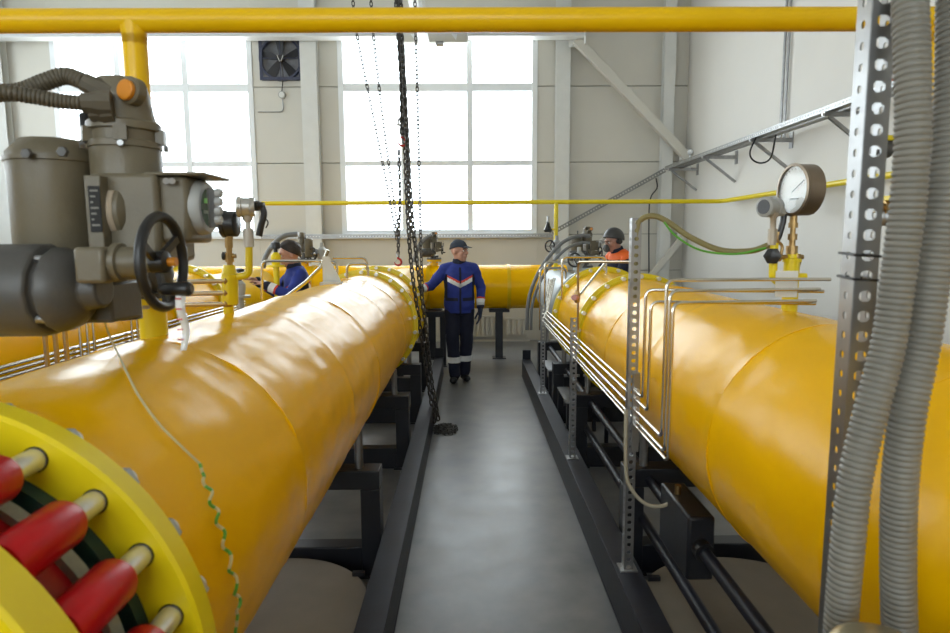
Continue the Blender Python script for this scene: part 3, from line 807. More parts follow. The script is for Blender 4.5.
# long black guide rods under the right pipe with the clamp block
for k, zz in enumerate((0.51, 0.30)):
    xx = 0.93 if k == 0 else 0.90
    lab = ('upper long black round rod beside the right stands', 'lower long black round rod beside the right stands')[k]
    tag(MB().cyl((xx, -0.6, zz), (xx, 7.4, zz), 0.026, 18).build('guide_rod', M_SKID), lab, 'rod', 'black rods beside the right stands')
r = thing('clamp_block', 'black rectangular block clamped on the upper rod', 'block', (0.93, 2.62, 0.4))
MB().box((0.875, 2.42, 0.37), (0.985, 2.80, 0.64)).build('block_body', M_BLACK, r, bevel=0.012)
MB().cyl((0.93, 2.37, 0.51), (0.93, 2.42, 0.51), 0.040, 20).build('gland', M_BLACKPL, r)
MB().cyl((0.91, 2.66, 0.64), (0.91, 2.66, 0.68), 0.014, 12).build('top_fitting', M_BRASS, r)

# ================================================================== foreground actuator on the left branch
def capsule_hose(pts, R, pitch, amp, n=18, per=4):
    """corrugated hose: resample the path and ripple the radius"""
    P = smooth_path(pts, 14)
    L = [0]
    for i in range(1, len(P)): L.append(L[-1]+(P[i]-P[i-1]).length)
    N = int(L[-1]/pitch*per); out = []; j = 0
    for i in range(N+1):
        s = L[-1]*i/N
        while j < len(L)-2 and L[j+1] < s: j += 1
        t = (s-L[j])/max(1e-9, L[j+1]-L[j]); out.append(P[j].lerp(P[j+1], t))
    prof = [0, 0.8, 1, 0.8]
    return MB().tube(out, lambda i: R-amp+amp*prof[i % per], n)
Y0 = 1.55
U = Y0/633*1.0
def A(px, py, d=0.0): return at(px, py, Y0+d)
def vz(py, px=100, d=0.0): return A(px, py, d).z
AC = thing('electric_actuator', 'large khaki grey electric valve actuator in the left foreground', 'actuator', A(125, 322), group='electric valve actuators')
b = A(56, 322)
def vert(c, prof, n=28): return MB().lathe((c.x, c.y, 0), (0, 0, 1), [(vz(py), r*U) for (py, r) in prof], n)
o = vert(A(60, 240, 0.02), [(322, 36), (318, 39), (172, 39.5), (163, 40), (162, 41.5), (158, 41.5)], 32).build('gear_barrel', M_KHAKI, AC, ang=40)
o = vert(A(60, 240, 0.02), [(158, 41.5), (154, 41), (143, 31), (139, 27), (138.5, 0.5)], 10).build('barrel_lid', M_KHAKI, AC, ang=40)
MB().hexnut(A(64, 152, -0.10), (0, -1, 0), 5*U, 0.01).build('lid_bolt', M_DKGREY, o)
MB().hexnut(A(28, 154, -0.09), (0, -1, 0), 5*U, 0.01).build('lid_bolt', M_DKGREY, o)
# name plate strip with its printed lines
a_ = A(83, 175, -0.105); b_ = A(106, 262, -0.105)
o = MB().box((a_.x, a_.y, b_.z), (b_.x, a_.y+0.05, a_.z)).build('plate_mount', M_KHAKI, AC, bevel=0.003)
a2 = A(88, 186, -0.107); b2 = A(103, 232, -0.107)
pl = MB().box((a2.x, a2.y-0.002, b2.z), (b2.x, a2.y, a2.z)).build('name_plate', mat('plate_black', (0.012, 0.011, 0.010), 0.7), AC)
for k in range(7):
    z = a2.z-(a2.z-b2.z)*(k+0.8)/8.0
    MB().box((a2.x+0.004, a2.y-0.0026, z-0.0022), (b2.x-0.004-(k*7 % 3)*0.006, a2.y-0.0018, z+0.0022)).build('print_line', mat('plate_print', (0.16, 0.15, 0.13), 0.5), pl)
# control housing
a_ = A(104, 176, 0.0); b_ = A(176, 262, 0.0)
MB().box((a_.x, a_.y-0.075, b_.z), (b_.x, a_.y+0.12, a_.z)).build('control_housing', M_KHAKI, AC, bevel=0.012)
cc = A(108, 212, -0.02)
MB().lathe(cc, (1, 0, 0), [(0, 29*U), (24*U, 29*U), (28*U, 25*U), (30*U, 18*U), (40*U, 17*U)], 32).build('side_cover', M_KHAKI, AC)
a2 = A(112, 187, -0.135); b2 = A(122, 235, -0.135)
vs = []; MBs = MB()
for k in range(9):
    t = math.radians(-46+92*k/8)
    for dx in (0, 10*U):
        vs.append((cc.x+10*U+dx, cc.y-math.cos(t)*29.4*U, cc.z+math.sin(t)*29.4*U))
MBs.add(vs, [(2*k, 2*k+1, 2*k+3, 2*k+2) for k in range(8)]).build('sticker', mat('tan_sticker', (0.42, 0.34, 0.25), 0.6), AC, solid=0.001)
a_ = A(166, 178, 0.0); b_ = A(200, 243, 0.0)
MB().box((a_.x, a_.y-0.055, b_.z), (b_.x, a_.y+0.085, a_.z)).build('local_control_box', M_KHAKI, AC, bevel=0.012)
c = A(199, 208, 0.015)
bz = MB().lathe(c, (1, 0, 0), [(0, 27*U), (7*U, 26*U), (10*U, 24*U), (10*U, 19*U), (5*U, 19*U)], 32, caps=False).build('display_bezel', M_LTGREY, AC)
MB().lathe(c, (1, 0, 0), [(5*U, 19*U), (7*U, 19*U)], 28).build('display_glass', M_LED, bz)
MB().cbox(c+Vector((7.4*U, 0, 7*U)), (0.001, 10*U, 5*U)).build('display_mark', mat('green_marks', (0.20, 0.75, 0.05), 0.4), bz)
MB().cbox(c+Vector((7.4*U, 0, -4*U)), (0.001, 14*U, 3*U)).build('display_mark', mat('pale_marks', (0.35, 0.45, 0.35), 0.4), bz)
a_ = A(208, 188, -0.03); b_ = A(217, 228, 0.0)
sb = MB().box((a_.x, a_.y-0.01, b_.z), (b_.x, a_.y+0.04, a_.z)).build('selector_strip', M_DKGREY, AC, bevel=0.003)
for k, py in enumerate((193, 202, 211, 220)):
    p = A(216, py, -0.02)
    MB().lathe(p, (1, 0, 0), [(0, 4.4*U), (5*U, 4.2*U), (6*U, 3*U)], 14).build('selector_knob', M_LTGREY, sb)
a_ = A(158, 172, 0.0); b_ = A(216, 178, 0.0)
MB().box((a_.x, a_.y-0.07, b_.z), (b_.x, a_.y+0.09, b_.z+3*U)).build('rain_visor', M_KHAKI, AC, bevel=0.003)
for px in (166, 172):
    MB().cyl(A(px, 181, -0.06), A(px, 181, -0.075), 3*U, 10).build('cover_screw', M_ZINC, AC)
# connector head
ch = A(126, 150, 0.02)
def vc(prof, nm, n=32, dx=0): return MB().lathe((ch.x+dx, ch.y, 0), (0, 0, 1), [(vz(py), r*U) for (py, r) in prof], n).build(nm, M_KHAKI, AC, ang=30)
vc([(186, 32), (150, 32), (148, 31)], 'connector_base')
cr = vc([(148, 33), (142, 33), (141, 29), (131, 29), (130, 33), (123, 33), (121, 31)], 'connector_ring')
for t in (-2.5, -1.2, 0.2, 1.6, 2.8):
    p = Vector((ch.x+math.cos(t)*31*U, ch.y+math.sin(t)*31*U, vz(136)))
    MB().cbox(p, (11*U, 11*U, 14*U), Matrix.Rotation(t, 3, 'Z')).build('ring_lug', M_KHAKI, cr)
    MB().hexnut(Vector((ch.x+math.cos(t)*35*U, ch.y+math.sin(t)*35*U, vz(147))), (math.cos(t), math.sin(t), 0), 3.4*U, 4*U).build('ring_bolt', M_ZINC, cr)
secs = []
for (py, r, sh) in ((122, 29, 0), (112, 28, -1), (96, 26.5, -2), (84, 24, -2), (78, 20, -1), (76, 12, 0)):
    secs.append(((ch.x+sh*U, ch.y, vz(py)), (r*U, 0, 0), (0, r*U, 0)))
MB().loft(secs, 32).build('connector_head', M_KHAKI, AC)
# slanted gland face with the orange plug
gp = A(121, 90, -0.045)
MB().lathe(gp+Vector((0.02, 0.03, 0)), (-0.35, -1, 0.1), [(0, 13*U), (0.022, 13*U), (0.026, 11.5*U)], 24).build('plug_boss', M_KHAKI, AC)
MB().lathe(gp+Vector((0.012, 0.004, 0.0)), (-0.35, -1, 0.1), [(0, 9.5*U), (0.008, 9.5*U), (0.010, 8.5*U)], 24).build('orange_plug', M_ORANGE, AC)
for (p0, p1) in ((A(112, 96, -0.02), A(84, 82, -0.03)), (A(112, 104, -0.06), A(82, 103, -0.08)), (A(114, 110, -0.05), A(90, 112, -0.06))):
    d = p1-p0; L = d.length
    MB().lathe(p0, d, [(0, 12*U), (L*0.5, 12*U), (L*0.5, 10.5*U), (L*0.62, 10.5*U), (L*0.62, 9.5*U), (L, 9*U)], 10).build('cable_gland', M_CONDUIT, AC, ang=25)
# black vent behind the barrel
p = A(87, 150, 0.10)
MB().lathe(p, (0, 0, 1), [(0, 10*U), (0.02, 9*U), (0.025, 5*U), (0.085, 5*U), (0.09, 4*U)], 14).build('vent_stub', M_BLACKPL, AC)
# handwheel
a_ = A(86, 247, -0.16); b_ = A(118, 282, -0.16)
MB().box((a_.x, a_.y-0.05, b_.z), (b_.x, a_.y+0.14, a_.z)).build('wheel_gearbox', M_KHAKI, AC, bevel=0.008)
wc = A(163, 262, -0.16)
MB().lathe(Vector((A(116, 262, -0.16).x, wc.y, wc.z)), (1, 0, 0), [(0, 17*U), (6*U, 17*U), (7*U, 14*U), (24*U, 13*U), (26*U, 9*U), (36*U, 9*U)], 24).build('wheel_shaft', M_KHAKI, AC)
hw = MB().torus(wc, (1, 0, 0), 40*U, 4.6*U, 48, 12).build('handwheel', M_BLACKPL, AC)
MB().lathe(wc-Vector((9*U, 0, 0)), (1, 0, 0), [(0, 10*U), (12*U, 10*U), (14*U, 7*U)], 20).build('hub', M_BLACKPL, hw)
for k in range(3):
    t = 2*PI*k/3+0.6
    d = Vector((0, math.cos(t), math.sin(t)))
    MB().bar(wc-Vector((5*U, 0, 0))+d*6*U, wc+d*38*U, 7*U, 4*U, (1, 0, 0)).build('spoke', M_BLACKPL, hw)
p = A(166, 289, -0.19)
MB().lathe(p-Vector((6*U, 0, 0)), (1, 0, 0), [(0, 3*U), (4*U, 5.5*U), (26*U, 6.5*U), (29*U, 4*U)], 16).build('crank_handle', M_BLACKPL, hw)
MB().cyl(wc+Vector((5*U, 0, 0)), wc+Vector((12*U, 0, 0)), 4*U, 12).build('hub_cap', M_ORANGE, hw)
# motor
mo = A(0, 290, -0.13); V = (Y0-0.13)/633
xm = lambda px: (px-0)*V
prof = [(-60, 5), (-58, 42), (-40, 46), (0, 46.5), (48, 46.5), (53, 44), (54, 37), (59, 36), (60, 43), (66, 42), (76, 37), (84, 28), (88, 20), (100, 19), (104, 17)]
MB().lathe(mo, (1, 0, 0), [(xm(a), r*V) for a, r in prof], 14).build('motor', M_DKGREY, AC, bevel=0.004, ang=28)
MB().cbox(mo+Vector((xm(2), -44*V, 2*V)), (38*V, 10*V, 44*V)).build('motor_terminal_cover', M_DKGREY, AC, bevel=0.006)
for t in (0.5, 2.2, 3.9, 5.4):
    MB().cyl(mo+Vector((xm(53), math.cos(t)*38*V, math.sin(t)*38*V)), mo+Vector((xm(62), math.cos(t)*38*V, math.sin(t)*38*V)), 4*V, 8).build('motor_bolt', M_ZINC, AC)
a_ = A(90, 282, -0.06); b_ = A(118, 322, -0.06)
MB().box((a_.x, a_.y-0.02, b_.z), (b_.x, a_.y+0.12, a_.z)).build('mounting_foot', M_DKGREY, AC, bevel=0.008)
p = A(128, 302, 0.06)
MB().lathe((p.x-0.02, p.y, vz(322)), (0, 0, 1), [(0, 20*U), (0.03, 20*U), (0.03, 15*U), (0.10, 15*U)], 24).build('stem_adapter', M_DKGREY, AC)
# corrugated conduits feeding the actuator
tag(capsule_hose([A(84, 82, -0.03), A(66, 76, -0.03), A(45, 82, -0.04), A(22, 91, -0.05), A(0, 93, -0.06), A(-45, 94, -0.08), A(-90, 100, -0.1)], 8.2*U, 0.0085, 0.0022, 14).build('flexible_conduit', M_CONDUIT), 'upper brown corrugated conduit arching into the large actuator', 'conduit', 'brown conduits into the actuator')
tag(capsule_hose([A(82, 103, -0.08), A(60, 101, -0.09), A(30, 96, -0.11), A(2, 92, -0.13), A(-45, 90, -0.14), A(-90, 92, -0.15)], 7.0*U, 0.0085, 0.0022, 14).build('flexible_conduit', M_CONDUIT), 'lower brown corrugated conduit running straight into the large actuator', 'conduit', 'brown conduits into the actuator')
# the small ball valve the actuator turns, between the pipe stub and the overhead drop
zc_ = ZP+RP
def branch_valve(x, label):
    r = thing('ball_valve', label, 'valve', (x, YT, zc_))
    zf = at(140, 303, YT).z
    MB().cyl((x, YT, zc_-0.02), (x, YT, zf), 0.040, 24).build('stub', M_LEMON, r)
    MB().lathe((x, YT, zf), (0, 0, 1), [(0, 0.042), (0, 0.078), (0.018, 0.078)], 32).build('flange', M_LEMON, r)
    MB().lathe((x, YT, zf+0.019), (0, 0, 1), [(0, 0.078), (0.016, 0.078), (0.016, 0.05), (0.03, 0.06), (0.07, 0.068), (0.11, 0.06), (0.125, 0.05), (0.125, 0.075), (0.14, 0.075)], 32).build('valve_body', M_DKGREY, r)
    MB().lathe((x, YT, zf+0.16), (0, 0, 1), [(0, 0.075), (0.015, 0.075), (0.015, 0.042), (1.80-zf-0.16, 0.042)], 32).build('upper_flange', M_YPIPE, r)
    for k in range(8):
        t = 2*PI*k/8+0.2
        q = Vector((x+math.cos(t)*0.062, YT+math.sin(t)*0.062, zf-0.012))
        MB().hexnut(q, (0, 0, 1), 0.010, 0.06).build('bolt', M_ZINC, r)
    return r
XS = at(151, 330, YT).x
br = branch_valve(XVL, 'yellow stub with dark ball valve under the overhead drop, behind the large actuator')
MB().cyl((XVL, YT-0.06, 1.62), (XVL, A(0, 0).y+0.1, 1.62), 0.035, 18).build('drive_coupling', M_DKGREY, br)
br = branch_valve(XVR, 'yellow stub with dark ball valve on the right pipe behind the grey hoses')

# paper tape hanging from the handwheel
p0 = A(181, 292, -0.19)
r = thing('paper_tape', 'white paper measuring tape hanging below the black handwheel', 'paper tape', p0)
vs = []; nseg = 14; zbot = A(180, 350, -0.19).z
for k in range(nseg+1):
    z = p0.z+(zbot-p0.z)*k/nseg; w2 = 4.2*U*(1-0.45*k/nseg); yy = p0.y-0.01*math.sin(k*0.5)
    vs += [(p0.x-w2, yy, z), (p0.x+w2, yy+0.004, z)]
MB().add(vs, [(2*k, 2*k+1, 2*k+3, 2*k+2) for k in range(nseg)]).build('tape_strip', M_PAPER, r, solid=0.0008)
for k in range(5):
    z = p0.z-0.015-0.022*k
    MB().box((p0.x-3*U, p0.y-0.013, z), (p0.x+2.2*U, p0.y-0.012, z+0.003)).build('tape_mark', M_REDINK, r)
# cream cord lying over the pipe, ending in a coiled green-yellow earth wire
cord = [A(104, 318, 0.05), A(108, 332, 0.1)]
cord += [oncyl(px, py, XPL, ZP, RP+0.008) for (px, py) in ((117, 352), (128, 375), (140, 398), (160, 425), (182, 447), (200, 464))]
base = smooth_path([oncyl(px, py, XPL, ZP, RP+0.014) for (px, py) in ((200, 464), (204, 478), (212, 500), (219, 522), (226, 548), (233, 575), (238, 600), (237, 620), (234, 640))], 30)
r = thing('earth_wire', 'thin cream earth wire over the left pipe with a coiled green and yellow end', 'wire', base[-1])
MB().tube(smooth_path(cord, 8), 0.0026, 7).build('wire_lead', M_CREAM, r)
tot = len(base); seg = []; cur = None
def coil(i):
    u = i/(tot-1); d = (base[min(i+1, tot-1)]-base[max(i-1, 0)]).normalized()
    nrm = Vector((base[i].x-XPL, 0, base[i].z-ZP)).normalized(); sd = d.cross(nrm).normalized()
    am = 0.0085*max(0, min(1, (u-0.08)/0.1))*max(0, min(1, (0.86-u)/0.1))
    ph = u*2*PI*9
    return base[i]+sd*am*math.sin(ph)+nrm*am*0.5*math.cos(ph)
cp = [coil(i) for i in range(tot)]
step = 10
for k, i in enumerate(range(0, tot-1, step)):
    MB().tube(cp[i:min(i+step+1, tot)], 0.0034, 7).build('wire_stripe', M_GREENW if k % 2 == 0 else M_CREAM, r)

# ================================================================== instruments
YM = 2.55; KM = YM/633
def I(px, py, d=0.0): return at(px, py, YM+d)
# ---- right manifold with the big dial gauge
base = I(789, 314); xg = base.x
r = thing('manifold_post', 'yellow manifold post on the right pipe with tube ports', 'manifold', base)
MB().cyl((xg, YM, zc_-0.01), (xg, YM, I(789, 262).z), 7.5*KM, 24).build('post_body', M_LEMON, r)
MB().lathe((xg, YM, I(789, 262).z), (0, 0, 1), [(0, 9*KM), (3*KM, 9*KM), (4*KM, 6*KM), (9*KM, 5*KM)], 20).build('post_cap', M_LEMON, r)
MB().tube(fillet([(xg, YM, I(0, 290).z), (I(772, 290).x, YM, I(772, 280).z), (I(772, 290).x, YM, I(772, 243).z)], 0.04, 8), 4*KM, 12).build('elbow_branch', M_LEMON, r)
a_ = I(776, 271, -0.045); b_ = I(797, 297, -0.045)
MB().box((a_.x, a_.y, b_.z), (b_.x, a_.y+0.001, a_.z)).build('paper_label', M_PAPER, r)
gx = I(795, 190).x
r = thing('pressure_gauge', 'large round white dial pressure gauge above the right pipe', 'gauge', I(795, 258))
zz = lambda py: I(795, py).z
st = MB().lathe((gx, YM, zz(262)), (0, 0, 1), [(0, 4*KM), (8*KM, 4*KM), (8*KM, 5.5*KM), (16*KM, 5.5*KM), (16*KM, 3*KM), (22*KM, 3*KM), (22*KM, 4.5*KM), (28*KM, 4.5*KM), (28*KM, 2.6*KM), (34*KM, 2.6*KM), (34*KM, 4.5*KM), (39*KM, 4.5*KM), (39*KM, 3.6*KM), (zz(213)-zz(262), 3.6*KM)], 12).build('gauge_stem', M_BRASS, r, ang=25)
ga = Vector((-0.96, -0.12, 0.0)).normalized(); gc = I(802, 190)
RG = 25*KM
MB().lathe(gc-ga*0.035, ga, [(0, RG*0.9), (0.004, RG), (0.068, RG), (0.072, RG*1.03), (0.078, RG*1.03), (0.080, RG*0.92)], 48, caps=False).lathe(gc-ga*0.035, ga, [(-0.002, 0.001), (0, RG*0.9)], 48, caps=False).build('gauge_case', mat('bronze_grey_case', (0.24, 0.19, 0.14), 0.35, 0.85, var=0.1), r)
MB().lathe(gc+ga*0.030, ga, [(0, RG*0.93), (0.002, RG*0.93)], 48).build('dial', M_DIAL, r)
MB().lathe(gc+ga*0.0405, ga, [(0, RG*0.93), (0.001, RG*0.93)], 48).build('dial_glass', M_CLEAR, r)
gu = Vector((0, 0, 1)); gu = (gu-ga*gu.dot(ga)).normalized(); gs = ga.cross(gu)
for k in range(21):
    t = math.radians(-135+270*k/20); d = gu*math.cos(t)+gs*math.sin(t)
    L_ = 0.10 if k % 5 == 0 else 0.06
    MB().bar(gc+ga*0.0325+d*RG*(0.86-L_), gc+ga*0.0325+d*RG*0.86, RG*0.022, 0.0006, ga).build('dial_tick', M_BLACKPL, r)
t = math.radians(-60); d = gu*math.cos(t)+gs*math.sin(t)
MB().bar(gc+ga*0.034-d*RG*0.15, gc+ga*0.034+d*RG*0.68, RG*0.04, 0.001, ga).build('needle', M_BLACKPL, r)
MB().bar(gc+ga*0.0325-gs*RG*0.28-gu*RG*0.35, gc+ga*0.0325+gs*RG*0.28-gu*RG*0.35, RG*0.07, 0.0006, ga).build('dial_print', mat('dial_print_grey', (0.3, 0.32, 0.32), 0.5), r)
r = thing('gauge_valve', 'brass gauge valve with small handles below the big dial', 'valve', I(795, 262))
MB().lathe(I(795, 262), (0, 0, 1), [(-5*KM, 5*KM), (0, 6*KM), (8*KM, 5.4*KM)], 8).build('valve_body', M_BRASS, r)
MB().cyl(I(779, 257), I(803, 257), 2.4*KM, 10).build('cross_stem', M_BRASS, r)
MB().cyl(I(780, 257), I(776, 257), 4.6*KM, 12).build('bleed_knob', M_BRASS, r)
MB().tube(smooth_path([I(781, 255), I(782, 246), I(777, 240), I(778, 232)], 6), 1.6*KM, 8).build('lever', M_BRASS, r)
MB().cyl(I(796, 276), I(806, 276), 3*KM, 10).build('side_plug', M_LEMON, r)
r = thing('pressure_transmitter', 'small round pressure transmitter left of the big dial gauge', 'transmitter', I(772, 243))
MB().lathe((I(772, 245).x, YM, I(772, 245).z), (0, 0, 1), [(0, 4.5*KM), (16*KM, 4.5*KM), (16*KM, 3*KM), (26*KM, 3*KM), (30*KM, 5*KM), (32*KM, 5*KM)], 12).build('stem', mat('tan_fitting', (0.42, 0.36, 0.28), 0.4, 0.5), r)
hc = I(769, 207); ha = Vector((-0.9, -0.43, 0))
MB().lathe(hc+ha*0.03, -ha, [(0, 8.5*KM), (0.004, 10*KM), (0.022, 10*KM), (0.024, 8.5*KM), (0.055, 8*KM), (0.057, 10*KM), (0.072, 9.5*KM)], 28).build('housing', M_LTGREY, r)
MB().lathe(hc+ha*0.0305, ha, [(0, 7.2*KM), (0.0015, 7.2*KM)], 24).build('window', mat('smoked_window', (0.03, 0.03, 0.032), 0.35), r)
MB().cyl(I(784, 212, 0.01), I(776, 212, 0.01), 4*KM, 12).build('gland', M_LTGREY, r)
tag(MB().tube([I(784, 214, 0.02), I(783, 222, 0.02), I(779, 236, 0.02), I(776, 242, 0.02)], 3.0*KM, 10).build('sensor_hose', M_BLACKPL), 'short black hose between the transmitter and gauge valve', 'hose')
r = thing('needle_valve_knob', 'small black star knob on the yellow elbow below the transmitter', 'valve', I(771, 256, -0.03))
MB().lathe(I(773, 256, -0.02), (-0.6, -0.8, 0), [(0, 5*KM), (0.006, 8.5*KM), (0.014, 8.5*KM), (0.018, 6*KM)], 6).build('knob', M_BLACKPL, r)
MB().cyl(I(773, 256, -0.02), I(772, 256, 0.01), 2.5*KM, 8).build('spindle', M_BRASS, r)
# ---- left manifold
bl = I(229, 314); xl = bl.x
r = thing('manifold_post', 'yellow manifold post on the left pipe beside the actuator display', 'manifold', bl)
MB().cyl((xl, YM, zc_-0.012), (xl, YM, I(229, 304).z), 5*KM, 20).build('post_foot', M_LEMON, r)
MB().cyl((xl+0.006, YM, I(229, 304).z), (xl+0.012, YM, I(231, 274).z), 8*KM, 24).build('post_body', M_LEMON, r)
MB().lathe((xl+0.01, YM, I(231, 274).z), (0, 0, 1), [(0, 8*KM), (2*KM, 7*KM), (9*KM, 5.5*KM), (9*KM, 4*KM)], 20).build('post_cap', M_LEMON, r)
for py in (281, 293, 304): MB().cyl(I(231, py, -0.01), I(224, py, -0.03), 3.0*KM, 12).build('tube_port', M_BRASS, r)
MB().tube(fillet([I(236, 277), I(249, 275), I(249, 246)], 0.03, 8), 3.6*KM, 12).build('elbow_branch', M_LEMON, r)
r = thing('gauge_valve', 'brass needle valve on top of the left manifold post', 'valve', I(230, 265))
MB().lathe(I(230, 267), (0, 0, 1), [(0, 3*KM), (5*KM, 3*KM), (5*KM, 4.4*KM), (14*KM, 4.4*KM), (14*KM, 3*KM), (19*KM, 3*KM), (19*KM, 4*KM), (28*KM, 4*KM)], 8).build('valve_body', M_BRASS, r)
MB().cyl(I(223, 256), I(236, 256), 2.2*KM, 10).build('cross_stem', M_BRASS, r)
MB().cyl(I(226, 256), I(223, 256), 4.2*KM, 10).build('knob', M_BLACKPL, r)
r = thing('pressure_gauge', 'black cased gauge seen edge on beside the actuator display', 'gauge', I(229, 238))
MB().lathe(I(222, 224), (1, 0, 0), [(0, 12*KM), (0.004, 13.5*KM), (0.018, 13.5*KM), (0.02, 12.5*KM), (14*KM, 12.5*KM), (15*KM, 11*KM)], 28).build('gauge_case', M_BLACKPL, r)
MB().cyl(I(229, 240), I(229, 233), 4*KM, 8).build('gauge_stem', M_BRASS, r)
r = thing('pressure_transmitter', 'silver pressure transmitter above the left manifold elbow', 'transmitter', I(249, 247))
MB().lathe((I(249, 247).x, YM, I(249, 247).z), (0, 0, 1), [(0, 5*KM), (18*KM, 5*KM), (18*KM, 2.8*KM), (24*KM, 2.6*KM), (27*KM, 5*KM), (31*KM, 5.5*KM)], 12).build('stem', mat('pale_fitting', (0.55, 0.52, 0.47), 0.4, 0.3), r)
MB().lathe(I(236, 207, -0.02), (1, 0.25, 0), [(0, 8*KM), (0.005, 10*KM), (0.02, 10*KM), (0.022, 9*KM), (0.05, 9*KM), (0.052, 10*KM), (0.07, 9*KM)], 28).build('housing', mat('silver_casting', (0.50, 0.49, 0.46), 0.35, 0.6), r)
MB().lathe(I(253, 206), (1, 0, 0), [(0, 5*KM), (6*KM, 5*KM), (6*KM, 4*KM), (11*KM, 4*KM)], 10).build('cable_gland', M_BLACKPL, r)
tag(MB().tube(smooth_path([I(262, 206), I(264, 214), I(261, 226), I(259, 236)], 6), 3.2*KM, 10).build('sensor_hose', M_BLACKPL), 'short thick black hose hanging from the silver transmitter', 'hose')
tag(MB().tube(smooth_path([I(263, 216, 0.1), I(268, 222, 0.1), I(266, 228, 0.1)], 6), 0.8*KM, 6).build('sensor_lead', M_BLACKPL), 'thin black lead curling right of the black sensor hose', 'cable')

# ---- stainless impulse tubes on the right
XI = 0.735
ends = [(643, 398, 290, 2.70), (648, 411, 302, 2.64), (662, 437, 280, 2.44), (665, 452, 291, 2.41), (668, 462, 303, 2.37)]
nmz = ('uppermost', 'second', 'third', 'fourth', 'lowest')
for k, (px, py, pt, _) in enumerate(ends):
    e = atx(px, py, XI)
    ztop = at(px+8, pt, e.y).z
    far = 5.9+0.12*k
    pts = fillet([(XI+0.10, far+0.25, e.z+0.30+0.03*k), (XI, far, e.z), (XI, e.y, e.z), (XI, e.y, ztop), (I((817, 807, 817, 813, 807)[k], 290).x, YM-0.05-0.02*(k % 3), ztop-(0.004*k))], 0.035, 6)
    tag(MB().tube(pts, 0.0068, 10).build('impulse_tube', M_STEEL), '%s stainless tube of the right bundle, bent up and over to the dial gauge' % nmz[k], 'tube', 'stainless tubes beside the right pipe')
# ---- perforated posts carrying them
def perf_post(x, y, z0, z1, label, wd=0.041, group=None):
    r = thing('perforated_post', label, 'post', (x, y, z0), group=group)
    MB().perf((x, y, z0), (0, 0, 1), (1, 0, 0), z1-z0, wd, 0.036, 0.0085, wd*0.24).build('front_web', M_ZINC, r, smooth=False, solid=0.0022)
    MB().perf((x, y, z0), (0, 0, 1), (0, 1, 0), z1-z0, wd, 0.036, 0.0075, wd*0.13).build('side_web', M_ZINC, r, smooth=False, solid=0.0022)
    MB().perf((x+wd, y, z0), (0, 0, 1), (0, 1, 0), z1-z0, wd, 0.036, 0.0075, wd*0.13).build('side_web', M_ZINC, r, smooth=False, solid=0.0022)
    MB().box((x-0.02, y-0.02, z0), (x+wd+0.02, y+wd+0.02, z0+0.006)).build('foot_plate', M_ZINC, r)
    return r
zp = at(633, 218, 2.78)
perf_post(at(628, 400, 2.78).x, 2.78, 0.22, zp.z, 'perforated zinc post carrying the steel tubes near the rods')
perf_post(at(571, 350, 4.3).x, 4.3, 0.22, 1.22, 'perforated zinc post behind the tubes at the near clamp band')
perf_post(at(541, 350, 6.2).x, 6.2, 0.22, 1.12, 'far perforated zinc post under the start of the tubes')
# clamp bar fixing the steel tubes to the near post
q = at(628, 500, 2.78).x
r = thing('tube_clamp_bar', 'short zinc bar clamping the steel tubes to the perforated post', 'clamp', (q, 2.76, 0.9))
MB().box((q+0.005, 2.755, 0.80), (q+0.035, 2.778, 1.16)).build('bar', M_ZINC, r)
for k, (px, py, pt, _) in enumerate(ends):
    e = atx(px, py, XI); MB().cyl((q+0.02, 2.735, e.z), (q+0.02, 2.755, e.z), 0.011, 10).build('clamp_nut', M_CHROME, r)
# olive cable arching from the post to the transmitter, with an earth wire
pz = at(637, 222, 2.80)
tag(MB().tube(smooth_path([at(634, 300, 2.80), at(637, 232, 2.79), at(642, 219, 2.78), at(654, 216, 2.76), at(668, 222, 2.74), at(690, 237, 2.70), at(720, 250, 2.65), at(750, 251, 2.60), at(769, 245, 2.56)], 8), 0.0125, 10).build('olive_cable', M_OLIVE), 'olive cable arching from the perforated post to the transmitter', 'cable')
tag(MB().tube(smooth_path([at(664, 222, 2.72), at(676, 236, 2.70), at(700, 250, 2.66), at(735, 254, 2.60), at(766, 248, 2.55)], 8), 0.0045, 8).build('earth_wire', M_GREENW), 'thin green earth wire hanging below the olive cable', 'wire')
tag(MB().tube(smooth_path([at(626, 410, 2.76), at(626, 470, 2.76), at(632, 490, 2.74), at(646, 504, 2.72), at(662, 506, 2.70), at(676, 500, 2.68), at(681, 505, 2.66), Vector((0.91, 2.66, 0.67))], 8), 0.0085, 10).build('cream_hose', mat('dirty_cream_hose', (0.42, 0.38, 0.28), 0.5)), 'cream hose looping from the perforated post to the black block', 'hose')

# ================================================================== foreground strut and hoses on the right
XU = at(857, 240, 1.12).x; YU = 1.12
r = thing('strut_channel', 'tall perforated zinc strut channel in the right foreground', 'strut', (XU, YU, 0.22))
zt_ = 3.4
MB().perf((XU, YU, 0.22), (0, 0, 1), (1, 0, 0), zt_-0.22, 0.041, 0.036, 0.0095, 0.0105).build('front_web', M_ZINC, r, smooth=False, solid=0.0025)
MB().perf((XU, YU, 0.22), (0, 0, 1), (0, 1, 0), zt_-0.22, 0.041, 0.036, 0.0065, 0.0055).build('side_web', M_ZINC, r, smooth=False, solid=0.0025)
MB().perf((XU+0.041, YU, 0.22), (0, 0, 1), (0, 1, 0), zt_-0.22, 0.041, 0.036, 0.0065, 0.0055).build('side_web', M_ZINC, r, smooth=False, solid=0.0025)
MB().box((XU-0.03, YU-0.03, 0.22), (XU+0.07, YU+0.07, 0.228)).build('foot_plate', M_ZINC, r)
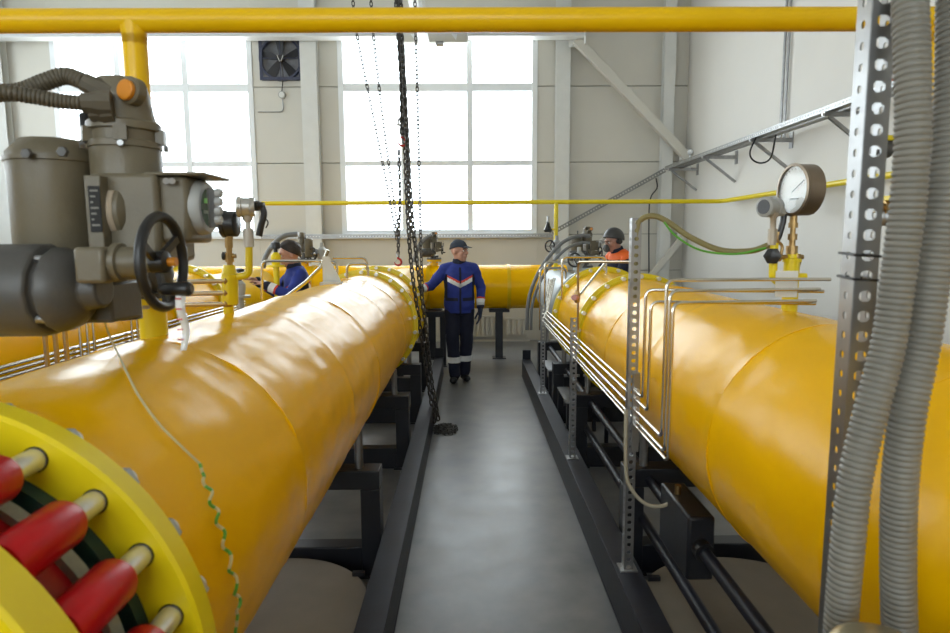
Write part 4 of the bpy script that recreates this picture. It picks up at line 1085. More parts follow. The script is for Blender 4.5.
for py in (255, 279):
    c = at(852, py, YU); MB().tube([(XU-0.004, YU-0.004, c.z), (XU+0.045, YU-0.004, c.z-0.003), (XU+0.045, YU+0.045, c.z), (XU-0.004, YU+0.045, c.z+0.003), (XU-0.004, YU-0.004, c.z)], 0.0025, 6).build('cable_tie', M_BLACKPL, r)
def H(px, py, Y): return at(px, py, Y)
h1 = [(912, -160, 1.12), (911, -60, 1.10), (910, 0, 1.08), (912, 60, 1.06), (913, 123, 1.05), (909, 190, 1.05), (902, 247, 1.05), (889, 340, 1.05), (871, 410, 1.04), (855, 479, 1.03), (847, 550, 1.02), (841, 618, 1.02), (838, 680, 1.02), (838, 760, 1.02)]
tag(capsule_hose([H(*q) for q in h1], 0.0270, 0.0105, 0.0028, 26).build('corrugated_hose', M_HOSE), 'left grey corrugated hose beside the foreground strut', 'hose', 'grey corrugated hoses')
h2 = [(975, -160, 1.14), (962, -60, 1.12), (956, 0, 1.11), (955, 60, 1.10), (952, 123, 1.09), (946, 190, 1.08), (936, 247, 1.08), (922, 340, 1.07), (908, 410, 1.06), (900, 479, 1.06), (898, 550, 1.06), (899, 613, 1.06), (902, 680, 1.06), (904, 760, 1.06)]
tag(capsule_hose([H(*q) for q in h2], 0.0290, 0.0105, 0.0028, 26).build('corrugated_hose', M_HOSE), 'right grey corrugated hose at the picture edge', 'hose', 'grey corrugated hoses')
c = at(884, 645, 0.86)
r = thing('metal_cap', 'round dull brass cap in front of the hoses at the bottom edge', 'cap', (c.x, c.y, 0))
MB().lathe((c.x, c.y, c.z-0.05), (0, 0, 1), [(0, 0.070), (0.036, 0.072), (0.042, 0.069), (0.047, 0.060), (0.05, 0.055), (0.05, 0.001)], 48).build('cap_top', mat('dull_brass_lid', (0.42, 0.37, 0.24), 0.32, 0.8, var=0.1), r)
MB().lathe((c.x, c.y, 0), (0, 0, 1), [(0, 0.09), (0.012, 0.09), (0.012, 0.03), (c.z-0.08, 0.03), (c.z-0.05, 0.06)], 28).build('pedestal', M_DKGREY, r)

# small fittings on the right wall seen past the strut
for k, (px, py, lab) in enumerate(((884, 149, 'small yellow capped fitting on the right wall above the pipe'), (887, 208, 'small brass and yellow valve below the right wall pipe'))):
    Yk = 4.0; p = at(px, py, Yk)
    r = thing('wall_fitting', lab, 'fitting', p)
    MB().lathe(p, (1, 0, 0), [(-0.09, 0.03), (-0.03, 0.03), (-0.03, 0.05), (0.03, 0.055), (0.03, 0.028), (XR-p.x, 0.028)], 12).build('fitting_body', M_BRASS if k else M_DKGREY, r)
    MB().box((p.x-0.02, Yk-0.06, p.z+0.045), (p.x+0.09, Yk+0.03, p.z+0.075)).build('handle', M_LEMON, r, bevel=0.004)
    if k:
        MB().lathe(p+Vector((0, 0, -0.11)), (0, 0, 1), [(0, 0.03), (0.03, 0.045), (0.07, 0.045), (0.11, 0.03)], 14).build('valve_bowl', M_ZINC, r)

# ================================================================== hoist chains
def chain_mesh(pts, pitch, wire, n=10, m=5, wid=0.36):
    P = smooth_path(pts, 16); Ls = [0]
    for i in range(1, len(P)): Ls.append(Ls[-1]+(P[i]-P[i-1]).length)
    N = int(Ls[-1]/pitch); j = 0; mb = MB()
    for i in range(N):
        s = (i+0.5)*pitch
        while j < len(Ls)-2 and Ls[j+1] < s: j += 1
        d = (P[j+1]-P[j]).normalized(); c = P[j].lerp(P[j+1], (s-Ls[j])/max(1e-9, Ls[j+1]-Ls[j]))
        link_(mb, c, d, pitch, wire, i % 2, n, m, wid)
    return mb
def link_(mb, c, d, pitch, wire, alt, n, m, wid, spin=0.0):
    a, b = frame_for(d)
    an = 0.6+spin+(PI/2 if alt else 0)
    s = a*math.cos(an)+b*math.sin(an); t = d.cross(s)
    hl = pitch*0.5+wire*0.6; hw = pitch*wid
    vs = []; fs = []
    for i in range(n):
        q = 2*PI*i/n; cx_, sx_ = math.cos(q), math.sin(q)
        st_ = hl-hw
        cen = d*(cx_*hw+(st_ if cx_ > 0 else -st_))+s*(sx_*hw)
        rad = (d*cx_+s*sx_)
        for k in range(m):
            w_ = 2*PI*k/m; vs.append(c+cen+rad*(wire*math.cos(w_))+t*(wire*math.sin(w_)))
    for i in range(n):
        for k in range(m): fs.append((i*m+k, ((i+1) % n)*m+k, ((i+1) % n)*m+(k+1) % m, i*m+(k+1) % m))
    mb.add(vs, fs)
YC = 5.75
top = Vector((XM, YC, ZM-0.25))
HO = thing('chain_hoist', 'manual chain hoist hanging from the overhead monorail', 'hoist', (XM, YC, ZM-0.5))
MB().lathe((XM-0.11, YC, ZM-0.33), (1, 0, 0), [(0, 0.09), (0.02, 0.12), (0.2, 0.12), (0.22, 0.09)], 28).build('hoist_body', M_LTGREY, HO)
for s in (-1, 1):
    MB().box((XM+s*0.075-0.006, YC-0.10, ZM-0.24), (XM+s*0.075+0.006, YC+0.10, ZM+0.09)).build('side_plate', M_LTGREY, HO)
    for yy in (-0.06, 0.06): MB().cyl((XM+s*0.025, YC+yy, ZM+0.046), (XM+s*0.068, YC+yy, ZM+0.046), 0.032, 18).build('trolley_wheel', M_ZINC, HO)
def C(px, py, Y=YC): return at(px, py, Y)
chains = [
 ([(395, -90), (396, -5), (400, 60), (404, 130), (407, 200), (411, 262), (419, 320), (427, 375), (435, 425)], YC, 0.044, 0.0078, 'hoist chain running from the monorail to the floor, left strand'),
 ([(399, -90), (400, -5), (403, 60), (407, 130), (411, 200), (417, 262), (425, 320), (431, 375), (439, 424)], YC+0.03, 0.044, 0.0078, 'hoist chain running from the monorail to the floor, right strand'),
 ([(397, -90), (398, -5), (401, 60), (402, 100), (402, 136)], YC-0.02, 0.046, 0.0100, 'short heavy load chain down to the upper red hook'),
 ([(400, -90), (401, 20), (404, 80), (407, 140), (409, 200), (412, 240)], YC-0.05, 0.044, 0.0090, 'dark chain strand in the middle of the bundle, ending above the pipe'),
 ([(352, -90), (353, 0), (358, 40), (372, 110), (386, 180), (397, 240)], YC+0.15, 0.036, 0.0050, 'thin hand chain slanting in from the left, outer one'),
 ([(370, -90), (371, 0), (375, 50), (383, 120), (391, 180), (399, 238)], YC+0.12, 0.036, 0.0050, 'thin hand chain slanting in from the left, inner one'),
 ([(415, -90), (415, 0), (417, 80), (419, 160), (421, 250), (423, 300)], YC+0.10, 0.036, 0.0054, 'thin hand chain hanging straight right of the hoist bundle'),
 ([(399, 150), (400, 200), (399, 228), (398, 256)], YC+0.05, 0.036, 0.0065, 'short chain between the upper and lower red hooks'),
]
for (pp, Y_, pit, wire, lab) in chains:
    tag(chain_mesh([C(a, b, Y_) for a, b in pp], pit, wire).build('hoist_chain', M_CHAIN, fix=False), lab, 'chain', 'hoist chains')
random.seed(11)
mb = MB()
pc = atz(445, 428, 0.02)
for i in range(150):
    q = random.random()**0.6; an = random.random()*2*PI
    c = Vector((pc.x+math.cos(an)*q*0.085+(0.02 if i % 3 else -0.03), pc.y+math.sin(an)*q*0.16, 0.010+0.045*(1-q)*random.random()))
    d = Vector((random.uniform(-1, 1), random.uniform(-1, 1), random.uniform(-0.3, 0.3))).normalized()
    link_(mb, c, d, 0.036, 0.0046, i % 2, 10, 5, 0.36, random.random()*3)
tag(mb.build('chain_heap', M_CHAIN, fix=False), 'dark heap of slack chain on the floor beside the left beam', 'chain')
def hook(px, py, s, label, m_=M_REDHOOK):
    c = C(px, py); r = thing('lifting_hook', label, 'hook', c, group='red lifting hooks')
    pts = [c+Vector((0, 0, s*0.9))]
    for k in range(15):
        t = math.radians(90-270*k/14); pts.append(c+Vector((math.cos(t)*s*0.55, 0, math.sin(t)*s*0.55)))
    MB().tube(pts, lambda i: s*0.19*(1.0 if i < 11 else 1.0-0.12*(i-10)), 10).build('hook_bend', m_, r)
    MB().lathe(c+Vector((0, 0, s*0.8)), (0, 0, 1), [(0, s*0.28), (s*0.5, s*0.28), (s*0.6, s*0.15)], 12).build('swivel', M_ZINC, r)
    MB().bar(c+Vector((-s*0.5, -0.006, -s*0.1)), c+Vector((0.0, -0.006, s*0.55)), s*0.1, s*0.06).build('safety_latch', M_ZINC, r)
    return r
hook(402, 142, 0.060, 'upper red lifting hook in front of the middle window')
hook(398, 262, 0.055, 'lower red lifting hook hanging just above the left pipe')
c = C(402, 122)
r = thing('shackle', 'bright shackle above the upper red hook', 'shackle', c)
MB().torus(c, (0, 1, 0), 0.035, 0.009, 20, 8).build('bow', M_CHROME, r); MB().cyl(c+Vector((-0.05, 0, -0.025)), c+Vector((0.05, 0, -0.025)), 0.009, 8).build('pin', M_CHROME, r)

# ================================================================== people
TMP = bpy.data.scenes.new('remesh_bench')
def remeshed(mb, name, voxel, smooth=4, fac=0.5):
    """join overlapping closed pieces into one continuous skin"""
    me = mb.mesh(name, smooth=False)
    o = bpy.data.objects.new('tmp', me); TMP.collection.objects.link(o)
    a = o.modifiers.new('r', 'REMESH'); a.mode = 'VOXEL'; a.voxel_size = voxel
    b = o.modifiers.new('s', 'SMOOTH'); b.factor = fac; b.iterations = smooth
    with bpy.context.temp_override(scene=TMP, view_layer=TMP.view_layers[0]):
        dg = bpy.context.evaluated_depsgraph_get()
    out = bpy.data.meshes.new_from_object(o.evaluated_get(dg))
    bpy.data.objects.remove(o); bpy.data.meshes.remove(me)
    out.name = name
    out.polygons.foreach_set('use_smooth', [True]*len(out.polygons))
    return out
def ripple(me, amp, f, o):
    """cloth folds"""
    cs = [v.co.copy() for v in me.vertices]; ns = [v.normal.copy() for v in me.vertices]
    out = []
    for c, n in zip(cs, ns):
        out.extend(c+n*amp*noise.noise(Vector((c.x*f[0], c.y*f[1], c.z*f[2]+o))))
    me.vertices.foreach_set('co', out); me.update()
def split_mesh(me, pick, name, off=0.002):
    """the faces of me for which pick(centre, normal) holds, lifted off a little"""
    vs = []; fs = []; mp = {}
    vn = [v.normal.copy() for v in me.vertices]
    for p in me.polygons:
        if pick(p.center, p.normal):
            f = []
            for i in p.vertices:
                if i not in mp: mp[i] = len(vs); vs.append(me.vertices[i].co+vn[i]*off)
                f.append(mp[i])
            fs.append(f)
    if not fs: return None
    m = bpy.data.meshes.new(name); m.from_pydata([tuple(v) for v in vs], [], fs)
    m.polygons.foreach_set('use_smooth', [True]*len(fs)); return m
def hand(mb, wrist, fdir, nrm, side, curl=0.5, s=1.0):
    """palm and five fingers; fdir along the hand, nrm out of the back of the hand, side towards the thumb"""
    f = Vector(fdir).normalized(); n = Vector(nrm); n = (n-f*n.dot(f)).normalized(); t = f.cross(n).normalized()*side
    w = Vector(wrist)
    M = Matrix((t, f, n)).transposed()
    mb.sphere(w+f*0.045*s, (0.040*s, 0.052*s, 0.017*s), 16, 10, M)
    mb.cone2(w-f*0.02, 0.025*s, w+f*0.03*s, 0.024*s, 12)
    for k, (off, ln) in enumerate(((0.033, 0.070), (0.011, 0.080), (-0.011, 0.074), (-0.032, 0.058))):
        p = w+f*0.082*s+t*off*s; a = 0.25*curl+0.06*k; d = f.copy()
        for j, (q, r) in enumerate(((0.45, 0.0088), (0.32, 0.0080), (0.25, 0.0072))):
            d2 = (f*math.cos(a)-n*math.sin(a)).normalized()
            e = p+d2*ln*q*s
            mb.cone2(p, r*s, e, r*0.92*s, 8); p = e; a += curl*0.8
    p = w+f*0.028*s+t*0.034*s; d = (f*0.6+t*0.75-n*0.25).normalized()
    for (ln, r) in ((0.034, 0.0115), (0.026, 0.0100), (0.022, 0.0088)):
        e = p+d*ln*s; mb.cone2(p, r*s, e, r*0.93*s, 8); p = e; d = (d+f*0.35-n*0.1).normalized()
HS = 1.09
def head(mb, c, R):
    """skull, jaw, nose, brow, ears, lips; faces -Y before R turns it"""
    T = lambda v: Vector(c)+R @ (Vector(v)*HS)
    def el(v, r): mb.sphere(T(v), tuple(q*HS for q in r), 18, 12, R)
    el((0, 0.012, 0.030), (0.077, 0.096, 0.092)); el((0, -0.032, -0.030), (0.060, 0.062, 0.078))
    el((0, -0.052, -0.085), (0.034, 0.034, 0.026)); el((0, -0.082, 0.030), (0.052, 0.016, 0.014))
    mb.cone2(T((0, -0.090, 0.022)), 0.009, T((0, -0.112, -0.018)), 0.014, 10)
    for s in (-1, 1):
        el((s*0.014, -0.098, -0.020), (0.009, 0.011, 0.008)); el((s*0.078, 0.010, 0.0), (0.010, 0.022, 0.034)); el((s*0.042, -0.068, -0.015), (0.020, 0.020, 0.022))
    el((0, -0.090, -0.052), (0.024, 0.010, 0.006)); el((0, -0.088, -0.063), (0.021, 0.010, 0.007))
def person(label, loc, rz, lean=0.0, hyaw=0.0, hpitch=0.0, elb=None, wri=None, jacket_m=M_BLUE, side_m=M_NAVYC, yoke=None, hat='cap',
           feet=((-0.10, 0), (0.11, 0)), bare=(True, True), fdirs=None, legtw=0.0, stripes=True, vox=0.008):
    root = thing('person', label, 'person', (0, 0, 0), 0, group='workers in the hall')
    cl, sl = math.cos(lean), math.sin(lean)
    def T(x, up, fwd=0.0):          # point on the leaning trunk: up along the spine from the hips, fwd to the front
        return Vector((x, -up*sl-fwd*cl, 0.93+up*cl-fwd*sl))
    sh = [T(-0.180, 0.475), T(0.180, 0.475)]
    neck = T(0, 0.56, 0.01); hc = neck+Vector((0, -0.035-0.05*sl, 0.128 if lean < 0.15 else 0.115))
    HR = Matrix.Rotation(hyaw, 3, 'Z') @ Matrix.Rotation(hpitch, 3, 'X')
    hips = [Vector((-0.09, 0, 0.90)), Vector((0.09, 0, 0.90))]
    ank = [Vector((feet[0][0], feet[0][1], 0.09)), Vector((feet[1][0], feet[1][1], 0.09))]
    kn = [(hips[i]+ank[i])/2+Vector((0.01*(1 if i else -1), -0.03, 0.03)) for i in (0, 1)]
    elb = [Vector(e) for e in elb]; wri = [Vector(e) for e in wri]
    # body: one continuous skin under the clothes
    b = MB(); head(b, hc, HR)
    b.cone2(neck-Vector((0, 0, 0.03)), 0.060, hc+HR @ Vector((0, 0.02, -0.05)), 0.055, 16)
    def trunk(mb, g):
        secs = []
        for (u, rx, ry, f) in ((-0.06, 0.155, 0.115, 0), (0.05, 0.160, 0.118, 0.005), (0.18, 0.150, 0.112, 0.01), (0.32, 0.168, 0.118, 0.015), (0.43, 0.175, 0.110, 0.01), (0.51, 0.140, 0.085, 0.0), (0.555, 0.075, 0.062, 0.0)):
            secs.append((T(0, u, f), (rx+g, 0, 0), Vector((0, -cl, -sl))*(ry+g)))
        mb.loft(secs, 28)
    trunk(b, -0.012)
    for i in (0, 1):
        b.cone2(sh[i], 0.050, elb[i], 0.040, 12); b.cone2(elb[i], 0.040, wri[i], 0.028, 12)
        b.cone2(hips[i], 0.078, kn[i], 0.055, 12); b.cone2(kn[i], 0.055, ank[i], 0.042, 12)
    fd = fdirs or [None, None]
    for i in (0, 1):
        if bare[i]:
            d = (wri[i]-elb[i]).normalized() if fd[i] is None else Vector(fd[i])
            hand(b, wri[i], d, (0.2*(1 if i else -1), 0.3, 1), -1 if i else 1, 0.5)
    link('body', remeshed(b, 'body', 0.0062, 3), M_SKIN, root)
    # eyes and brows
    for s in (-1, 1):
        e = hc+HR @ (Vector((s*0.031, -0.0815, 0.008))*HS)
        MB().sphere(e, 0.0108, 10, 7).build('eye', M_EYEW, root)
        MB().sphere(hc+HR @ (Vector((s*0.031, -0.0895, 0.008))*HS), 0.0062, 8, 6).build('pupil', M_EYE, root)
        MB().tube([hc+HR @ (Vector((s*x, -0.098+x*0.25, z))*HS) for x, z in ((0.014, 0.028), (0.032, 0.033), (0.048, 0.026))], 0.0042, 6).build('eyebrow', M_HAIR, root)
    # jacket
    j = MB(); trunk(j, 0.022)
    hem = []
    for (u, rx, ry) in ((-0.01, 0.185, 0.145), (0.04, 0.192, 0.150), (0.10, 0.190, 0.146), (0.2, 0.18, 0.140)):
        hem.append((T(0, u), (rx, 0, 0), Vector((0, -cl, -sl))*ry))
    j.loft(hem, 28)
    for i in (0, 1):
        j.cone2(sh[i]+Vector((0, 0, -0.01)), 0.072, elb[i], 0.060, 16); j.cone2(elb[i], 0.060, wri[i]-(wri[i]-elb[i]).normalized()*0.02, 0.046, 16)
        j.cone2(T(0, 0.495), 0.085, sh[i], 0.070, 16)
    jm = remeshed(j, 'jacket', vox, 5)
    ripple(jm, 0.008, (9, 9, 17), 0)
    jk = link('jacket', jm, jacket_m, root)
    up_ = Vector((0, -sl, cl)); fw = Vector((0, -cl, -sl)); base = Vector((0, 0, 0.93))
    def uvw(c): q = Vector(c)-base; return q.x, q.dot(up_), q.dot(fw)
    def arm_t(c, i):
        # position along upper arm (0..1) or forearm (1..2), else None
        best = None
        for (a_, b_, o_) in ((sh[i], elb[i], 0), (elb[i], wri[i], 1)):
            d = b_-a_; t = (Vector(c)-a_).dot(d)/d.length_squared
            dist = (Vector(c)-(a_+d*max(0, min(1, t)))).length
            if -0.05 < t < 1.1 and dist < 0.085 and (best is None or dist < best[1]): best = (o_+t, dist)
        return best[0] if best else None
    cache = {}
    def on_arm(c):
        k_ = (c[0], c[1], c[2])
        if k_ not in cache: cache[k_] = on_arm_(c)
        return cache[k_]
    def on_arm_(c):
        x, u, f = uvw(c)
        for i in (0, 1):
            t = arm_t(c, i)
            if t is not None and (t > 0.12) and (abs(x) > 0.17 or t > 0.9): return t
        return None
    def chest(lo, hi):
        def p(c, n):
            x, u, f = uvw(c); return abs(x) < 0.185 and on_arm(c) is None and lo < u-0.50*abs(x) < hi and (f > 0.0 or True)
        return p
    if stripes:
        for nm, pk, mm in (('chest_stripe', chest(0.255, 0.305), M_REFL), ('chest_piping', chest(0.305, 0.330), M_REDTAPE),
                           ('cuff_stripe', lambda c, n: (lambda t: t is not None and 1.58 < t < 1.80)(on_arm(c)), M_REFL),
                           ('cuff_piping', lambda c, n: (lambda t: t is not None and 1.50 < t < 1.58)(on_arm(c)), M_REDTAPE),
                           ('sleeve_end', lambda c, n: (lambda t: t is not None and t > 1.80)(on_arm(c)), side_m),
                           ('pocket_flap', lambda c, n: (lambda q: 0.03 < abs(q[0]) < 0.175 and 0.09 < q[1] < 0.135 and q[2] > 0.03)(uvw(c)) and on_arm(c) is None, side_m),
                           ('side_panel', lambda c, n: (lambda q: abs(q[0]) > 0.15 and 0.12 < q[1] < 0.42)(uvw(c)) and on_arm(c) is None, side_m),
                           ('zip_placket', lambda c, n: (lambda q: abs(q[0]) < 0.010 and q[1] < 0.50 and q[2] > 0.05)(uvw(c)) and on_arm(c) is None, side_m)):
            m_ = split_mesh(jm, pk, nm, 0.0025)
            if m_: link(nm, m_, mm, jk)
    if yoke:
        m_ = split_mesh(jm, lambda c, n: uvw(c)[1] > 0.475, 'yoke', 0.0025)
        if m_: link('yoke', m_, yoke, jk)
    # collar
    co_ = MB()
    rings = []
    for (u, rx, ry, f) in ((0.50, 0.105, 0.092, 0.0), (0.555, 0.080, 0.078, 0.008), (0.600, 0.072, 0.074, 0.012)):
        rings.append((T(0, u, f), (rx, 0, 0), Vector((0, -cl, -sl))*ry))
    cv = MB().loft(rings, 24); cv.f = cv.f[:-2]
    cv.build('collar', side_m, root, solid=0.008)
    # trousers
    t = MB()
    t.loft([((0, 0, 0.84), (0.14, 0, 0), (0, 0.10, 0)), ((0, 0, 0.92), (0.165, 0, 0), (0, 0.125, 0)), ((0, -0.02*sl, 1.0), (0.155, 0, 0), (0, 0.118, 0))], 24)
    for i in (0, 1):
        t.cone2(hips[i], 0.100, kn[i], 0.082, 16); t.cone2(kn[i], 0.082, ank[i]+Vector((0, 0, 0.02)), 0.074, 16)
    tm = remeshed(t, 'trousers', vox, 5)
    ripple(tm, 0.007, (8, 8, 14), 5)
    tr = link('trousers', tm, M_NAVYC, root)
    m_ = split_mesh(tm, lambda c, n: 0.255 < c.z < 0.325, 'leg_stripe', 0.003)
    if m_: link('leg_stripe', m_, M_REFL, tr)
    # boots
    for i in (0, 1):
        bt = MB(); a_ = ank[i]; tw = (-0.25 if i == 0 else 0.2)+legtw
        d = Vector((math.sin(tw), -math.cos(tw), 0))
        bt.cone2(a_+Vector((0, 0, 0.05)), 0.052, a_+Vector((0, 0, -0.03)), 0.052, 14)
        bt.sphere(Vector((a_.x, a_.y, 0.045))-d*0.02, (0.046, 0.052, 0.042), 14, 9)
        bt.sphere(Vector((a_.x, a_.y, 0.042))+d*0.09, (0.048, 0.085, 0.040), 16, 9, Matrix.Rotation(math.atan2(d.x, -d.y), 3, 'Z'))
        bm_ = remeshed(bt, 'boot', 0.007, 4)
        for v in bm_.vertices:
            if v.co.z < 0.006: v.co.z = 0.002
        link('boot', bm_, M_BOOT, root)
    # gloves
    for i in (0, 1):
        if not bare[i]:
            g_ = MB(); d = (wri[i]-elb[i]).normalized() if fd[i] is None else Vector(fd[i])
            hand(g_, wri[i], d, (1 if i else -1, 0.25, 0.1), -1 if i else 1, 0.35, 1.34)
            gl = link('glove', remeshed(g_, 'glove', 0.0045, 2), M_GLOVE, root)
            MB().lathe(wri[i]-d*0.055, d, [(0, 0.050), (0.03, 0.047), (0.06, 0.040)], 18).build('glove_cuff', M_CUFF, gl)
    # headgear
    TH = lambda v: hc+HR @ (Vector(v)*HS)
    if hat in ('cap', 'hair', 'helmet'):
        g_ = {'cap': 0.010, 'hair': 0.014, 'helmet': 0.026}[hat]
        vs = []; fs = []; n, m = 28, 12
        for i in range(m+1):
            for k in range(n):
                t_ = 2*PI*k/n; back = 0.5+0.5*math.sin(t_)      # 1 at the back, 0 at the face
                low = {'cap': 0.32-0.42*back, 'hair': 0.82-1.60*back**0.75, 'helmet': 0.38-0.85*back}[hat]
                ph = PI/2-(PI/2-low)*i/m
                rg = 1+0.10*noise.noise(Vector((math.cos(t_)*11, ph*11, math.sin(t_)*11))) if hat == 'hair' else 1
                vs.append(TH((math.cos(t_)*math.cos(ph)*(0.077+g_)*rg, 0.012+math.sin(t_)*math.cos(ph)*(0.096+g_)*rg, 0.030+math.sin(ph)*(0.092+g_*1.2)*rg)))
        for i in range(m):
            for k in range(n): fs.append((i*n+k, i*n+(k+1) % n, (i+1)*n+(k+1) % n, (i+1)*n+k))
        mm = {'cap': M_CAP, 'hair': M_HAIR, 'helmet': M_HELMET}[hat]
        h_ = MB().add(vs, fs).build({'cap': 'cap', 'hair': 'hair', 'helmet': 'helmet'}[hat], mm, root, solid=0.006, ang=60)
        if hat == 'cap':
            vs = []; fs = []
            for k in range(13):
                a_ = math.radians(-68+136*k/12)
                r0 = Vector((math.sin(a_)*0.084, 0.012-math.cos(a_)*0.103, 0.058)); ext = 0.072*math.cos(a_*0.9)
                vs += [TH(r0), TH(r0+Vector((math.sin(a_)*0.012, -ext, -0.016*math.cos(a_))))]
            for k in range(12): fs.append((2*k, 2*k+1, 2*k+3, 2*k+2))
            MB().add(vs, fs).build('cap_brim', M_CAP, h_, solid=0.005)
        if hat == 'helmet':
            MB().lathe(TH((0.0, -0.13, 0.05)), HR @ Vector((0, -1, -0.1)), [(0, 0.034), (0.03, 0.032), (0.034, 0.026)], 16).build('head_lamp', M_LTGREY, h_)
            for s in (-1, 1):
                MB().lathe(TH((s*0.085, 0.01, 0.0)), HR @ Vector((s, 0, 0)), [(0, 0.036), (0.03, 0.038), (0.036, 0.03)], 18).build('ear_defender', M_BLACKPL, h_)
            MB().lathe(TH((0.0, -0.10, -0.045)), HR @ Vector((0, -1, -0.15)), [(0, 0.052), (0.03, 0.046), (0.045, 0.03)], 18).build('respirator_mask', M_DKGREY, h_)
    root.location = loc; root.rotation_euler = (0, 0, rz)
    return root
# the man standing in the corridor, one hand on the pipe
p2 = atz(460, 381, 0)
person('man in grey-blue cap and blue jacket standing in the corridor', (p2.x, p2.y, 0), 0.10, lean=0.02, hyaw=0.85, hpitch=0.0,
       elb=[(-0.345, -0.02, 1.20), (0.275, 0.03, 1.165)], wri=[(-0.50, -0.18, 1.17), (0.255, -0.06, 0.93)], bare=(True, False),
       feet=((-0.070, -0.05), (0.062, 0.06)), hat='cap')
# the man behind the left pipe in profile
p1 = at(303, 285, 6.8)
person('bareheaded man in blue jacket working behind the left pipe', (p1.x, p1.y, 0), math.radians(-62), lean=0.14, hyaw=-0.10, hpitch=0.22,
       elb=[(-0.27, -0.24, 1.20), (0.29, -0.20, 1.20)], wri=[(-0.10, -0.46, 1.34), (0.14, -0.42, 1.31)], hat='hair')
# the man bending behind the right pipe
p3 = at(626, 275, 7.9)
person('man in dark helmet and orange-shouldered jacket bending behind the right pipe', (p3.x+0.05, p3.y, 0.16), math.radians(-70), lean=0.34, hyaw=0.0, hpitch=0.30,
       elb=[(-0.24, -0.36, 1.10), (0.25, -0.34, 1.12)], wri=[(-0.12, -0.60, 1.15), (0.12, -0.58, 1.18)], jacket_m=M_NAVYC, yoke=M_HIORANGE, hat='helmet', stripes=False)

bpy.data.scenes.remove(TMP)

r = thing('step_platform', 'low wooden step under the helmeted man behind the right pipe', 'step', (p3.x+0.05, p3.y, 0))
MB().box((p3.x-0.30, p3.y-0.30, 0.13), (p3.x+0.40, p3.y+0.30, 0.16)).build('step_top', M_TAN, r)
for sx in (-0.26, 0.36):
    for sy in (-0.26, 0.26): MB().box((p3.x+sx-0.02, p3.y+sy-0.02, 0), (p3.x+sx+0.02, p3.y+sy+0.02, 0.13)).build('leg', M_TAN, r)

# ================================================================== equipment farther back
def pedestal(loc, h, label, m_=M_YPIPE, r0=0.06):
    r = thing('valve_pedestal', label, 'valve', loc)
    x, y, z = loc
    MB().lathe((x, y, z), (0, 0, 1), [(0, r0), (h-0.03, r0), (h-0.03, r0*1.8), (h, r0*1.8)], 24).build('neck', m_, r)
    MB().lathe((x, y, z+h), (0, 0, 1), [(0, r0*1.8), (0.02, r0*1.8), (0.02, r0*1.1), (0.06, r0*1.1)], 24).build('top_flange', M_DKGREY, r)
    for k in range(6):
        t = 2*PI*k/6; MB().hexnut((x+math.cos(t)*r0*1.5, y+math.sin(t)*r0*1.5, z+h-0.045), (0, 0, 1), 0.012, 0.08).build('bolt', M_ZINC, r)
    return r
ZHT = ZH+RH
# on the header, beside the standing man
xa = at(434, 250, YH).x
pedestal((xa, YH, ZHT-0.015), 0.10, 'valve neck on the header pipe left of the standing man')
dup(AC, (xa-0.01, YH-0.02, ZHT+0.13), 0.25, 'grey valve actuator with black handwheel on the header beside the standing man', scale=0.62)
xb = at(304, 250, YH).x
pedestal((xb, YH, ZHT-0.015), 0.10, 'valve neck on the header pipe right of the bareheaded man')
dup(AC, (xb, YH-0.02, ZHT+0.13), PI*0.9, 'grey valve actuator on the header just right of the bareheaded man', scale=0.62)
xc = XPR
pedestal((xc, 6.95, ZP+0.28), 0.14, 'valve neck on the pale blue valve of the right pipe', M_PALEBLUE)
dup(AC, (xc+0.03, 6.93, ZP+0.48), 0.15, 'grey valve actuator with black handwheel over the right pipe valve', scale=0.66)
# conduits arching into those actuators
def arc(px, label, Y, r_, m_=M_LTGREY, name='arched_conduit'):
    return tag(MB().tube(smooth_path([at(a, b, Y) for a, b in px], 8), r_, 10).build(name, m_), label, 'conduit')
M_GREYCON = mat('grey_conduit', (0.16, 0.16, 0.155), 0.5)
arc([(263, 268), (266, 256), (274, 244), (284, 236), (298, 234)], 'grey conduit arching over the bareheaded man to an actuator', YH-0.25, 0.035, M_GREYCON)
arc([(414, 262), (418, 248), (424, 240), (432, 235)], 'grey conduit arching into the actuator beside the standing man', YH-0.3, 0.03, M_GREYCON)
arc([(527, 330), (528, 305), (533, 285), (545, 262), (562, 243), (578, 236), (590, 236)], 'outer dark conduit sweeping up over the right pipe valve', 6.7, 0.020, M_GREYCON)
arc([(531, 330), (532, 306), (538, 287), (549, 267), (566, 249), (580, 243), (590, 243)], 'inner dark conduit sweeping up over the right pipe valve', 6.66, 0.016, M_GREYCON)
# hand valve on the header between actuator and left pipe
def hand_valve(c, label, s=1.0, ax=(0, -1, 0)):
    c = Vector(c); ax = Vector(ax); r = thing('hand_valve', label, 'valve', c)
    MB().lathe(c-Vector((0, 0, 0.20*s)), (0, 0, 1), [(0, 0.05*s), (0.05*s, 0.05*s), (0.08*s, 0.035*s), (0.14*s, 0.07*s), (0.26*s, 0.07*s), (0.30*s, 0.03*s), (0.36*s, 0.025*s)], 18).build('valve_body', M_LTGREY, r)
    w_ = c+ax*0.17*s
    MB().cyl(c, w_, 0.018*s, 10).build('spindle', M_ZINC, r)
    h_ = MB().torus(w_, ax, 0.085*s, 0.013*s, 28, 8).build('handwheel', M_BLACKPL, r)
    a_, b_ = frame_for(ax)
    for k in range(3):
        t = 2*PI*k/3; MB().bar(w_, w_+(a_*math.cos(t)+b_*math.sin(t))*0.08*s, 0.014*s, 0.01*s).build('spoke', M_BLACKPL, h_)
    return r
q = at(322, 254, YH); hand_valve((q.x, YH, ZHT+0.18), 'small valve with black handwheel on the header left of the hook', 1.0, (-0.6, -0.8, 0))
